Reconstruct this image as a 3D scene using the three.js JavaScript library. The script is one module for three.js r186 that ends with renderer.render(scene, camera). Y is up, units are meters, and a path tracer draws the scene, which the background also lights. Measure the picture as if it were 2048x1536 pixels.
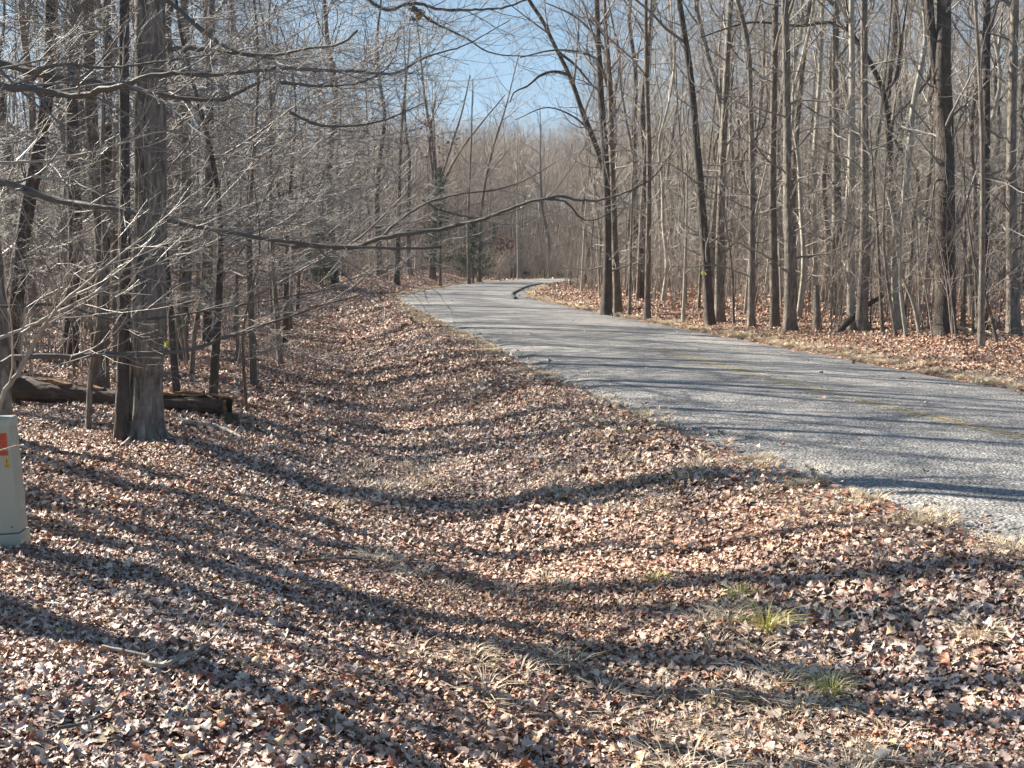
import * as THREE from 'three';
import { mergeGeometries } from 'three/addons/utils/BufferGeometryUtils.js';
import { RoundedBoxGeometry } from 'three/addons/geometries/RoundedBoxGeometry.js';

// ------------------------------------------------------------------ camera, sky, sun, exposure
const scene = new THREE.Scene();
const FOCAL = 2400, EYE = 1.7, PITCH = Math.atan(253 / FOCAL);       // pixels of a 2048 x 1536 picture
const camera = new THREE.PerspectiveCamera(2 * Math.atan(768 / FOCAL) * 180 / Math.PI, 4 / 3, 0.1, 2000);
camera.position.set(0, EYE, 0);
camera.rotation.x = -PITCH;
const SUN_AZ = 59 * Math.PI / 180, SUN_EL = 33 * Math.PI / 180;      // to the left of straight ahead
const sunDir = new THREE.Vector3(-Math.sin(SUN_AZ) * Math.cos(SUN_EL), Math.sin(SUN_EL), -Math.cos(SUN_AZ) * Math.cos(SUN_EL));
{ // clear winter sky: deeper blue overhead, paling towards the horizon and brighter round the sun
  const W = 512, H = 256, data = new Float32Array(W * H * 4), v = new THREE.Vector3();
  for (let r = 0; r < H; r++) for (let c = 0; c < W; c++) {
    const up = ((r + 0.5) / H - 0.5) * Math.PI, az = ((c + 0.5) / W - 0.5) * 2 * Math.PI;
    v.set(Math.cos(up) * Math.cos(az), Math.sin(up), Math.cos(up) * Math.sin(az));
    const e = Math.max(0, v.y), k = Math.exp(-e * 5), cs = v.dot(sunDir), glow = 0.10 * Math.exp((cs - 1) * 3.5) + 0.5 * Math.exp((cs - 1) * 40), o = (r * W + c) * 4;
    for (let i = 0; i < 3; i++) data[o + i] = [0.03, 0.07, 0.14][i] * (1 - k) + [0.195, 0.295, 0.365][i] * k + glow * [1, 0.95, 0.85][i];
    data[o + 3] = 1;
  }
  const t = new THREE.DataTexture(data, W, H, THREE.RGBAFormat, THREE.FloatType);
  t.mapping = THREE.EquirectangularReflectionMapping; t.magFilter = t.minFilter = THREE.LinearFilter; t.wrapS = THREE.RepeatWrapping; t.needsUpdate = true;
  scene.background = t; scene.environment = t;
}
const sun = new THREE.DirectionalLight(new THREE.Color(1.0, 0.925, 0.805), 5);
sun.name = 'sun';
sun.position.copy(sunDir.clone().multiplyScalar(120)).add(new THREE.Vector3(0, 0, -30));
sun.target.position.set(0, 0, -30);
sun.castShadow = true;
sun.shadow.mapSize.set(4096, 4096);
Object.assign(sun.shadow.camera, { left: -80, right: 80, top: 80, bottom: -80, near: 1, far: 320 });
scene.add(sun, sun.target);
scene.fog = new THREE.FogExp2(new THREE.Color(0.85, 0.92, 1.0), 0.0003);
const renderer = new THREE.WebGLRenderer({ antialias: true });
renderer.toneMapping = THREE.LinearToneMapping;
renderer.toneMappingExposure = 3.45;
renderer.shadowMap.enabled = true;
renderer.shadowMap.type = THREE.PCFSoftShadowMap;

// ------------------------------------------------------------------ helpers
function rngOf(seed) { let a = seed >>> 0; return () => { a = (a + 0x6D2B79F5) >>> 0; let t = a; t = Math.imul(t ^ (t >>> 15), t | 1); t ^= t + Math.imul(t ^ (t >>> 7), t | 61); return ((t ^ (t >>> 14)) >>> 0) / 4294967296; }; }
const V = (x, y, z) => new THREE.Vector3(x, y, z);
const lerp = (a, b, t) => a + (b - a) * t, clamp = (x, a, b) => Math.min(b, Math.max(a, x));
const smooth = (a, b, x) => { const t = clamp((x - a) / (b - a), 0, 1); return t * t * (3 - 2 * t); };
const hash = (x, y, s = 0) => { let h = Math.imul(x | 0, 374761393) + Math.imul(y | 0, 668265263) + Math.imul(s | 0, 974634671); h = Math.imul(h ^ (h >>> 13), 1274126177); return ((h ^ (h >>> 16)) >>> 0) / 4294967296; };
function vnoise(x, y, s = 0, px = 0, py = 0) {                        // value noise, periodic when px and py are given
  const ix = Math.floor(x), iy = Math.floor(y), fx = x - ix, fy = y - iy, u = fx * fx * (3 - 2 * fx), v = fy * fy * (3 - 2 * fy);
  const w = (a, p) => p ? ((a % p) + p) % p : a;
  const h = (a, b) => hash(w(a, px), w(b, py), s);
  return lerp(lerp(h(ix, iy), h(ix + 1, iy), u), lerp(h(ix, iy + 1), h(ix + 1, iy + 1), u), v);
}
const fbm = (x, y, s, o = 4, px = 0, py = 0) => { let a = 0.5, t = 0, k = 1; for (let i = 0; i < o; i++) { t += a * vnoise(x * k, y * k, s + i, px * k, py * k); a *= 0.5; k *= 2; } return t; };
const numbered = (() => { const n = {}; return (name) => { const k = n[name] = (n[name] ?? -1) + 1; return k ? `${name}_${String(k).padStart(3, '0')}` : name; }; })();
function shadowed(o) { o.traverse((m) => { if (m.isMesh) { m.castShadow = true; m.receiveShadow = true; } }); }
function tag(o, label, category, group, kind) { if (label) o.userData.label = label; if (category) o.userData.category = category; if (group) o.userData.group = group; if (kind) o.userData.kind = kind; return o; }
function thing(name, label, category, pos, group) { const o = new THREE.Group(); o.name = numbered(name); if (pos) o.position.copy(pos); scene.add(o); return tag(o, label, category, group); }
function part(name, geometry, material, parent) { const m = new THREE.Mesh(geometry, material); m.name = name; parent.add(m); return m; }
function top(name, geometry, material, label, category, group, kind) { const m = new THREE.Mesh(geometry, material); m.name = numbered(name); scene.add(m); return tag(m, label, category, group, kind); }
// where the ray through a pixel of the 2048 x 1536 picture stands at depth d
function at(px, py, d) {
  const a = (px - 1024) / FOCAL, b = (768 - py) / FOCAL, c = Math.cos(PITCH), s = Math.sin(PITCH), t = d / (c + b * s);
  return V(a * t, EYE + (b * c - s) * t, -d);
}

// ------------------------------------------------------------------ the lie of the land (x to the right, d ahead)
const edgeCurve = new THREE.CatmullRomCurve3([[7.4, -30], [6.2, -12], [4.7, 0], [3.02, 7], [2.3, 9.5], [1.2, 14], [-0.35, 22.7], [-3.4, 40.8], [-4.9, 52], [-4.7, 65], [-2.3, 85], [3.1, 97], [12, 104], [30, 110], [70, 116], [140, 120]].map(([x, d]) => V(x, 0, d)), false, 'centripetal');
const ROAD_W = 5.8, STEPS = 340;
const line = edgeCurve.getSpacedPoints(STEPS).map((p, i, all) => {
  const q = all[Math.min(STEPS, i + 1)], r = all[Math.max(0, i - 1)], t = q.clone().sub(r).normalize();
  return { x: p.x, d: p.z, nx: t.z, nd: -t.x };                       // n points to the right of the way
});
for (const p of line) { p.cx = p.x + p.nx * ROAD_W / 2; p.cd = p.d + p.nd * ROAD_W / 2; }
function lateral(x, d) {                                              // signed distance from the centre line, left positive
  let best = 1e9, k = 0;
  for (let i = 0; i <= STEPS; i += 4) { const p = line[i], q = (x - p.cx) ** 2 + (d - p.cd) ** 2; if (q < best) { best = q; k = i; } }
  const lo = Math.max(0, k - 4), hi = Math.min(STEPS, k + 4);
  for (let i = lo; i <= hi; i++) { const p = line[i], q = (x - p.cx) ** 2 + (d - p.cd) ** 2; if (q < best) { best = q; k = i; } }
  const p = line[k], across = (x - p.cx) * p.nx + (d - p.cd) * p.nd;
  const along = (x - p.cx) * -p.nd + (d - p.cd) * p.nx;
  return { s: (across > 0 ? -1 : 1) * (Math.abs(along) < 1.5 ? Math.abs(across) : Math.sqrt(best)), k };
}
function profile(e, pts) {
  if (e <= pts[0][0]) return pts[0][1];
  for (let i = 1; i < pts.length; i++) if (e < pts[i][0]) { const [a, b] = [pts[i - 1], pts[i]], t = (e - a[0]) / (b[0] - a[0]); return lerp(a[1], b[1], t * t * (3 - 2 * t) * 0.5 + t * 0.5); }
  return pts[pts.length - 1][1];
}
const DITCH = [[0, -0.005], [0.45, -0.06], [1.5, -0.42], [2.5, -0.7], [3.3, -0.64], [5, -0.36], [8, -0.17], [15, 0.05], [40, 0.5], [120, 3]];
const BANK = [[0, 0], [1, 0.12], [2.5, 0.5], [5, 0.75], [12, 0.9], [40, 1.4], [120, 4]];
const RIGHT = [[0, -0.005], [0.7, 0.02], [2.5, 0.14], [6, 0.26], [15, 0.5], [40, 1.4], [120, 7], [260, 14]];
function heightAt(x, d, l = lateral(x, d)) {
  const { s } = l, half = ROAD_W / 2;
  if (Math.abs(s) < half) return -0.035 * (s / half) ** 2;
  let h;
  if (s > 0) { const e = s - half, f = smooth(44, 64, d); h = lerp(lerp(profile(e, DITCH), profile(e, BANK), f), -0.04 * Math.min(e, 12), smooth(84, 94, d + x * 0.6)) * (0.9 + 0.25 * (vnoise(x * 0.3, d * 0.3, 5) - 0.5)); } else h = profile(-s - half, RIGHT);
  h += 10 * smooth(112, 230, d);
  const e = Math.abs(s) - half, k = smooth(0, 1.5, e);
  return h - 0.035 + k * ((vnoise(x * 0.9, d * 0.9, 1) - 0.5) * 0.12 + (vnoise(x * 2.7, d * 2.7, 2) - 0.5) * 0.05);
}
function onGround(px, py) {                                           // the ground seen at a pixel
  let lo = 2.5;
  for (let d = 2.5; d < 300; d *= 1.01) { const p = at(px, py, d); if (p.y < heightAt(p.x, d)) { let hi = d; for (let i = 0; i < 18; i++) { const m = (lo + hi) / 2, q = at(px, py, m); if (q.y < heightAt(q.x, m)) hi = m; else lo = m; } const q = at(px, py, hi); return V(q.x, heightAt(q.x, hi), -hi); } lo = d; }
  const q = at(px, py, 120); return V(q.x, heightAt(q.x, 120), -120);
}

// ------------------------------------------------------------------ textures
function dataTexture(w, h, fn, srgb, repeat = [1, 1]) {               // fn(x, y) gives [r, g, b] between 0 and 1
  const data = new Uint8Array(w * h * 4);
  for (let y = 0; y < h; y++) for (let x = 0; x < w; x++) { const c = fn(x, y), k = (y * w + x) * 4; for (let i = 0; i < 3; i++) data[k + i] = clamp(c[i], 0, 1) * 255; data[k + 3] = 255; }
  const t = new THREE.DataTexture(data, w, h);
  t.wrapS = t.wrapT = THREE.RepeatWrapping; t.magFilter = THREE.LinearFilter; t.minFilter = THREE.LinearMipmapLinearFilter; t.generateMipmaps = true;
  if (srgb) t.colorSpace = THREE.SRGBColorSpace;
  t.repeat.set(...repeat); t.needsUpdate = true;
  return t;
}
function barkHeight(x, y, w, h, fx, fy, s) {                          // long furrows that meet and part
  const u = x / w, v = y / h;
  const warp = vnoise(u * 6, v * 5, s + 9, 6, 5) * 1.2;
  const a = Math.abs(vnoise(u * fx + warp, v * fy, s, fx, fy) * 2 - 1), b = Math.abs(vnoise(u * fx * 2 + warp * 2, v * fy * 3, s + 3, fx * 2, fy * 3) * 2 - 1);
  return clamp(a * 0.75 + b * 0.35, 0, 1);
}
function barkTextures(seed, fx, fy, dark, light, lichen) {
  const w = 256, h = 512, hs = new Float32Array(w * h);
  for (let y = 0; y < h; y++) for (let x = 0; x < w; x++) hs[y * w + x] = barkHeight(x, y, w, h, fx, fy, seed);
  const map = dataTexture(w, h, (x, y) => {
    const p = hs[y * w + x], n = fbm(x / w * 5, y / h * 6, seed + 20, 4, 5, 6), g = hash(x, y, seed) * 0.1 - 0.05, li = smooth(0.55, 0.68, fbm(x / w * 4, y / h * 5, seed + 40, 4, 4, 5)) * lichen;
    return [0, 1, 2].map((i) => lerp(lerp(dark[i], light[i], clamp(0.25 + p * 0.5 + (n - 0.45) * 0.9, 0, 1)), [0.56, 0.59, 0.52][i], li) + g);
  }, true);
  const bump = dataTexture(w, h, (x, y) => { const p = smooth(0.05, 0.55, hs[y * w + x]) * 0.85 + 0.15 * hash(x, y, seed + 7); return [p, p, p]; });
  return { map, bumpMap: bump };
}
const barkMat = (t, tint, bump = 0.012, rough = 0.85) => new THREE.MeshStandardMaterial({ ...t, color: new THREE.Color(...tint), bumpScale: bump, roughness: rough });
const barkA = barkTextures(11, 9, 4, [0.29, 0.265, 0.245], [0.68, 0.65, 0.61], 0.45);
const barkB = barkTextures(47, 14, 6, [0.32, 0.285, 0.26], [0.60, 0.56, 0.52], 0.3);
const barkC = barkTextures(83, 5, 9, [0.50, 0.48, 0.45], [0.68, 0.66, 0.62], 0.5);
const M = {
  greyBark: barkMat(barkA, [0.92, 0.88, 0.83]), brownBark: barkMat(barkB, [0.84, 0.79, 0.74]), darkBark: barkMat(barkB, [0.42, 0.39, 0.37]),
  paleBark: barkMat(barkC, [1.0, 0.98, 0.93], 0.004, 0.75), bigBark: barkMat(barkA, [0.88, 0.84, 0.8], 0.02),
  mossBark: barkMat(barkA, [0.72, 0.76, 0.6]),
  limb: barkMat(barkC, [0.3, 0.285, 0.265], 0.003, 0.7),
  twig: new THREE.MeshStandardMaterial({ color: new THREE.Color(0.155, 0.14, 0.125), roughness: 0.6 }),
  twigPale: new THREE.MeshStandardMaterial({ color: new THREE.Color(0.33, 0.295, 0.235), roughness: 0.45 }),
  twigBrown: new THREE.MeshStandardMaterial({ color: new THREE.Color(0.23, 0.19, 0.16), roughness: 0.65 }),
};

// ------------------------------------------------------------------ tubes and branching
class Geo {
  constructor() { this.p = []; this.n = []; this.u = []; this.i = []; }
  tube(pts, rad, sides, wob) {
    const base = this.p.length / 3, n = pts.length, T = V(), N = V(), B = V(), tmp = V();
    let len = 0;
    const turns = Math.max(1, Math.round(2 * Math.PI * rad[0] / 0.5));
    for (let k = 0; k < n; k++) {
      T.subVectors(pts[Math.min(n - 1, k + 1)], pts[Math.max(0, k - 1)]).normalize();
      if (!k) N.set(Math.abs(T.y) > 0.9 ? 1 : 0, Math.abs(T.y) > 0.9 ? 0 : 1, 0);
      N.addScaledVector(T, -N.dot(T)).normalize(); B.crossVectors(T, N);
      if (k) len += pts[k].distanceTo(pts[k - 1]);
      for (let s = 0; s <= sides; s++) {
        const a = (s % sides) / sides * Math.PI * 2, c = Math.cos(a), d = Math.sin(a), r = rad[k] * (wob ? wob(a, len, k / (n - 1)) : 1);
        tmp.set(N.x * c + B.x * d, N.y * c + B.y * d, N.z * c + B.z * d);
        this.p.push(pts[k].x + tmp.x * r, pts[k].y + tmp.y * r, pts[k].z + tmp.z * r); this.n.push(tmp.x, tmp.y, tmp.z); this.u.push(s / sides * turns, len);
      }
    }
    const w = sides + 1;
    for (let k = 0; k < n - 1; k++) for (let s = 0; s < sides; s++) { const a = base + k * w + s; this.i.push(a, a + 1, a + w, a + 1, a + w + 1, a + w); }
  }
  build(recompute) {
    const g = new THREE.BufferGeometry();
    g.setAttribute('position', new THREE.Float32BufferAttribute(this.p, 3)); g.setAttribute('normal', new THREE.Float32BufferAttribute(this.n, 3)); g.setAttribute('uv', new THREE.Float32BufferAttribute(this.u, 2));
    g.setIndex(this.i);
    if (recompute) g.computeVertexNormals();
    return g;
  }
}
const polyLength = (pts) => { let l = 0; for (let i = 1; i < pts.length; i++) l += pts[i].distanceTo(pts[i - 1]); return l; };
function sample(pts, t) { const f = clamp(t, 0, 0.9999) * (pts.length - 1), i = Math.floor(f); return { p: pts[i].clone().lerp(pts[i + 1], f - i), dir: pts[i + 1].clone().sub(pts[i]).normalize(), i, f: f - i }; }
// children of a limb: S = list of levels, each { n, from, to, ang, len, up, wob, flat, segs, sides, ratio }
function branch(geos, pts, rad, S, lvl, rng, scale = 1) {
  const s = S[lvl];
  if (!s) return;
  const n = Math.max(1, Math.round(s.n * (0.8 + 0.4 * rng()))), L = polyLength(pts), phase = rng() * 6.28;
  for (let k = 0; k < n; k++) {
    const t = lerp(s.from, s.to, (k + rng()) / n), q = sample(pts, t), r0 = lerp(rad[q.i], rad[q.i + 1], q.f);
    const a = lerp(s.ang[0], s.ang[1], rng()), az = s.flat ? (k % 2 ? 0 : Math.PI) + (rng() - 0.5) * 1.1 : phase + k * 2.4 + rng() * 0.8;
    let side = Math.abs(q.dir.y) > 0.85 ? V(1, 0, 0) : V(0, 1, 0).cross(q.dir).normalize();
    side.addScaledVector(q.dir, -side.dot(q.dir)).normalize();
    const other = q.dir.clone().cross(side);
    const out = side.multiplyScalar(Math.cos(az)).addScaledVector(other, Math.sin(az));
    const dir = q.dir.clone().multiplyScalar(Math.cos(a)).addScaledVector(out, Math.sin(a)).normalize();
    if (s.flat) dir.y *= 0.45;
    const len = lerp(s.len[0], s.len[1], rng()) * (s.abs ? scale : L) * (s.cone ? 1 - s.cone * t : 1), m = s.segs, cp = [q.p.clone()], cr = [];
    const ra = Math.max(s.min ?? 0.002, Math.min(r0 * s.ratio, len * 0.022 + 0.002));
    let cur = q.p.clone();
    for (let j = 0; j < m; j++) {
      dir.x += (rng() - 0.5) * s.wob; dir.y += (rng() - 0.5) * s.wob + s.up; dir.z += (rng() - 0.5) * s.wob; dir.normalize();
      cur = cur.clone().addScaledVector(dir, len / m); cp.push(cur);
    }
    for (let j = 0; j <= m; j++) cr.push(Math.max(s.tip ?? 0.0016, ra * (1 - 0.75 * j / m)));
    geos[Math.min(lvl, geos.length - 1)].tube(cp, cr, s.sides);
    branch(geos, cp, cr, S, lvl + 1, rng, scale);
  }
}
// crowns
const CROWN = (dense = 1) => [
  { n: 12 * dense, from: 0.42, to: 0.97, ang: [0.5, 1.05], len: [0.16, 0.3], cone: 0.25, up: 0.09, wob: 0.34, segs: 6, sides: 4, ratio: 0.5 },
  { n: 6, from: 0.2, to: 1, ang: [0.5, 1.0], len: [0.3, 0.55], up: 0.06, wob: 0.4, segs: 4, sides: 3, ratio: 0.6 },
  { n: 6, from: 0.15, to: 1, ang: [0.5, 1.0], len: [0.35, 0.6], up: 0.05, wob: 0.45, segs: 3, sides: 3, ratio: 0.6, min: 0.0028, tip: 0.002 },
  { n: 2.4, from: 0.2, to: 1, ang: [0.4, 0.9], len: [0.35, 0.6], up: 0.05, wob: 0.4, segs: 2, sides: 3, ratio: 0.7, min: 0.0022, tip: 0.0016 }];
const LOW = (n, a = 0.08, b = 0.5) => [
  { n, from: a, to: b, ang: [0.9, 1.5], len: [0.4, 2.3], abs: 1, up: 0.07, wob: 0.62, segs: 7, sides: 4, ratio: 0.25, min: 0.004 },
  { n: 4, from: 0.15, to: 1, ang: [0.5, 1.0], len: [0.3, 0.65], up: 0.04, wob: 0.65, segs: 5, sides: 3, ratio: 0.7, min: 0.004, tip: 0.0024 },
  { n: 2, from: 0.2, to: 1, ang: [0.5, 0.9], len: [0.35, 0.6], up: 0.05, wob: 0.4, segs: 3, sides: 3, ratio: 0.7, min: 0.0032, tip: 0.002 }];
const SPRAY = (n, len) => [
  { n, from: 0.15, to: 0.98, ang: [0.95, 1.45], len, abs: 1, up: 0.015, wob: 0.28, segs: 7, sides: 4, ratio: 0.45 },
  { n: 8, from: 0.12, to: 1, ang: [0.5, 0.95], len: [0.28, 0.5], flat: 1, up: 0.03, wob: 0.35, segs: 5, sides: 3, ratio: 0.6, min: 0.0032 },
  { n: 6, from: 0.15, to: 1, ang: [0.5, 0.95], len: [0.35, 0.55], flat: 1, up: 0.04, wob: 0.35, segs: 3, sides: 3, ratio: 0.65, min: 0.0028 },
  { n: 3, from: 0.25, to: 1, ang: [0.5, 0.9], len: [0.35, 0.6], up: 0.05, wob: 0.35, segs: 2, sides: 3, ratio: 0.7, min: 0.0024 }];

// a trunk through given points, with a flared foot, and what grows on it
function trunkPath(points, n) { const c = new THREE.CatmullRomCurve3(points, false, 'centripetal'); return c.getSpacedPoints(n); }
function trunkRadii(n, r, tip, H, flare = 0.5, zone = 0.45) { const out = []; for (let k = 0; k <= n; k++) { const t = k / n; out.push(lerp(r, tip, Math.pow(t, 0.85)) * (1 + flare * Math.exp(-t * H / zone))); } return out; }
function trunkWobble(rng) { const a = rng() * 6, b = rng() * 6; return (ang, len) => 1 + 0.05 * Math.sin(2 * ang + a + len * 0.9) + 0.05 * Math.sin(3 * ang + b - len * 0.6) + 0.13 * Math.exp(-len * 3) * Math.sin(5 * ang + a); }

// ------------------------------------------------------------------ ground
const leafInk = [[0.72, 0.63, 0.55], [0.66, 0.55, 0.48], [0.55, 0.42, 0.35], [0.47, 0.33, 0.26], [0.42, 0.27, 0.2], [0.62, 0.57, 0.53], [0.5, 0.3, 0.2], [0.36, 0.28, 0.24]];
function litterTexture() {
  const S = 1024, c = document.createElement('canvas'); c.width = c.height = S;
  const x = c.getContext('2d'), rng = rngOf(5);
  x.fillStyle = 'rgb(78,62,52)'; x.fillRect(0, 0, S, S);
  for (let k = 0; k < 5200; k++) {
    const px = rng() * S, py = rng() * S, r = 9 + rng() * 15, a = rng() * 6.28, [R, G, B] = leafInk[Math.floor(rng() * leafInk.length)], f = 0.8 + rng() * 0.4, lobes = 3 + Math.floor(rng() * 4), w = 0.35 + rng() * 0.35;
    x.fillStyle = `rgb(${R * f * 255 | 0},${G * f * 255 | 0},${B * f * 255 | 0})`;
    for (const [ox, oy] of [[0, 0], [px < 30 ? S : px > S - 30 ? -S : 0, 0], [0, py < 30 ? S : py > S - 30 ? -S : 0]]) {
      x.beginPath();
      for (let j = 0; j <= 18; j++) { const t = j / 18 * 6.283, q = r * (0.75 + 0.25 * Math.cos(t * lobes)), lx = Math.cos(t) * q, ly = Math.sin(t) * q * w, X = px + ox + lx * Math.cos(a) - ly * Math.sin(a), Y = py + oy + lx * Math.sin(a) + ly * Math.cos(a); j ? x.lineTo(X, Y) : x.moveTo(X, Y); }
      x.fill();
    }
  }
  const t = new THREE.CanvasTexture(c); t.colorSpace = THREE.SRGBColorSpace; t.wrapS = t.wrapT = THREE.RepeatWrapping;
  return t;
}
const litterMap = litterTexture();
const litterBump = dataTexture(512, 512, (x, y) => { const v = fbm(x / 512 * 34, y / 512 * 34, 61, 3, 34, 34); return [v, v, v]; });
const groundMat = new THREE.MeshStandardMaterial({ map: litterMap, bumpMap: litterBump, bumpScale: 0.05, roughness: 0.9, color: new THREE.Color(0.9, 0.86, 0.84) });
const ground = (() => {
  const NX = 300, ND = 340, xs = [], ds = [], p = [], u = [], idx = [];
  for (let i = 0; i <= NX; i++) { const t = i / NX * 2 - 1; xs.push(Math.sinh(t * 5.2) / Math.sinh(5.2) * 420); }
  for (let j = 0; j <= ND; j++) { const t = (j + 4) / (ND + 4); ds.push(Math.sinh(t * 5.0 - 0.7) / Math.sinh(4.3) * 700); }
  for (let j = 0; j <= ND; j++) for (let i = 0; i <= NX; i++) {
    const x = xs[i], d = ds[j], l = lateral(x, d);
    let h = heightAt(x, d, l);
    if (Math.abs(l.s) < ROAD_W / 2 - 0.12) h -= 0.09;
    p.push(x, h, -d); u.push(x / 2.2, d / 2.2);
  }
  for (let j = 0; j < ND; j++) for (let i = 0; i < NX; i++) { const a = j * (NX + 1) + i, b = a + 1, c = a + NX + 1, e = c + 1; idx.push(a, b, c, b, e, c); }
  const g = new THREE.BufferGeometry();
  g.setAttribute('position', new THREE.Float32BufferAttribute(p, 3)); g.setAttribute('uv', new THREE.Float32BufferAttribute(u, 2)); g.setIndex(idx); g.computeVertexNormals();
  return tag(top('ground', g, groundMat), null, null, null, 'structure');
})();

// ------------------------------------------------------------------ road
const asphaltMap = dataTexture(1024, 1024, (x, y) => {
  const st = vnoise(x / 1024 * 190, y / 1024 * 190, 3, 190, 190), f = hash(x >> 1, y >> 1, 8), n = fbm(x / 1024 * 8, y / 1024 * 8, 12, 4, 8, 8), v = 0.485 + (st - 0.5) * 0.5 + (f - 0.5) * 0.2 + (n - 0.47) * 0.22, c = hash(x >> 2, y >> 2, 9);
  return [v * (1.02 + 0.05 * (c - 0.5)), v * 1.0, v * (0.975 - 0.06 * (c - 0.5))];
}, true);
const asphaltBump = dataTexture(512, 512, (x, y) => { const v = vnoise(x / 512 * 120, y / 512 * 120, 33, 120, 120); return [v, v, v]; });
const roadMat = new THREE.MeshStandardMaterial({ map: asphaltMap, bumpMap: asphaltBump, bumpScale: 0.012, roughness: 0.85, vertexColors: true });
const road = (() => {
  const A = 14, p = [], u = [], col = [], idx = [], fine = edgeCurve.getSpacedPoints(900);
  let run = 0;
  fine.forEach((q, k) => {
    const t = fine[Math.min(900, k + 1)].clone().sub(fine[Math.max(0, k - 1)]).normalize(), nx = t.z, nd = -t.x;
    if (k) run += q.distanceTo(fine[k - 1]);
    const le = (fbm(run * 1.3, 3, 90, 3) - 0.45) * 0.34, re = (fbm(run * 1.3, 9, 91, 3) - 0.45) * 0.34;
    for (let a = 0; a <= A; a++) {
      const w = lerp(-le - 0.05, ROAD_W + re + 0.05, a / A), s = ROAD_W / 2 - w, x = q.x + nx * w, d = q.z + nd * w, edge = a === 0 || a === A;
      p.push(x, edge ? -0.085 : -0.035 * (s / (ROAD_W / 2)) ** 2 + 0.012, -d); u.push(w / 2, run / 2);
      const track = Math.exp(-(((Math.abs(s) - 1.45) / 0.55) ** 2)), v = 0.86 + 0.16 * track + (fbm(run * 0.5, w * 0.9, 77, 3) - 0.45) * 0.3;
      col.push(v, v, v);
    }
  });
  for (let k = 0; k < 900; k++) for (let a = 0; a < A; a++) { const i = k * (A + 1) + a; idx.push(i, i + 1, i + A + 1, i + 1, i + A + 2, i + A + 1); }
  const g = new THREE.BufferGeometry();
  g.setAttribute('position', new THREE.Float32BufferAttribute(p, 3)); g.setAttribute('uv', new THREE.Float32BufferAttribute(u, 2)); g.setAttribute('color', new THREE.Float32BufferAttribute(col, 3)); g.setIndex(idx); g.computeVertexNormals();
  return tag(top('road', g, roadMat), null, null, null, 'structure');
})();
{ // what is left of the yellow centre line: flakes of paint on the stones
  const rng = rngOf(404), p = [], idx = [];
  for (let k = 0; k < 5500; k++) {
    const i = 34 + rng() * 60, q = line[Math.floor(i)], r = line[Math.floor(i) + 1], f = i - Math.floor(i), off = (rng() + rng() - 1) * 0.2;
    const cx = lerp(q.cx, r.cx, f), cd = lerp(q.cd, r.cd, f);
    if (cd < 5 || fbm(cd * 0.55, 2, 600, 3) + rng() * 0.25 < 0.5 || cd > 22) continue;
    const x = cx + q.nx * off, d = cd + q.nd * off, s = 0.008 + rng() * 0.02, a = rng() * 6.28, b = p.length / 3;
    for (let j = 0; j < 4; j++) p.push(x + Math.cos(a + j * 1.57) * s * (0.7 + rng() * 0.5), 0.0165 - 0.0002, -(d + Math.sin(a + j * 1.57) * s * (1.2 + rng())));
    idx.push(b, b + 1, b + 2, b, b + 2, b + 3);
  }
  const g = new THREE.BufferGeometry(); g.setAttribute('position', new THREE.Float32BufferAttribute(p, 3)); g.setIndex(idx); g.computeVertexNormals();
  part('centre_line', g, new THREE.MeshStandardMaterial({ color: new THREE.Color(0.36, 0.3, 0.17), roughness: 0.7 }), road);
}

// ------------------------------------------------------------------ trees that the photograph shows one by one
const treeMats = { grey: [M.greyBark, M.twig], brown: [M.brownBark, M.twigBrown], dark: [M.darkBark, M.twig], pale: [M.paleBark, M.twigPale], big: [M.bigBark, M.twig], moss: [M.mossBark, M.twig] };
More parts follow.
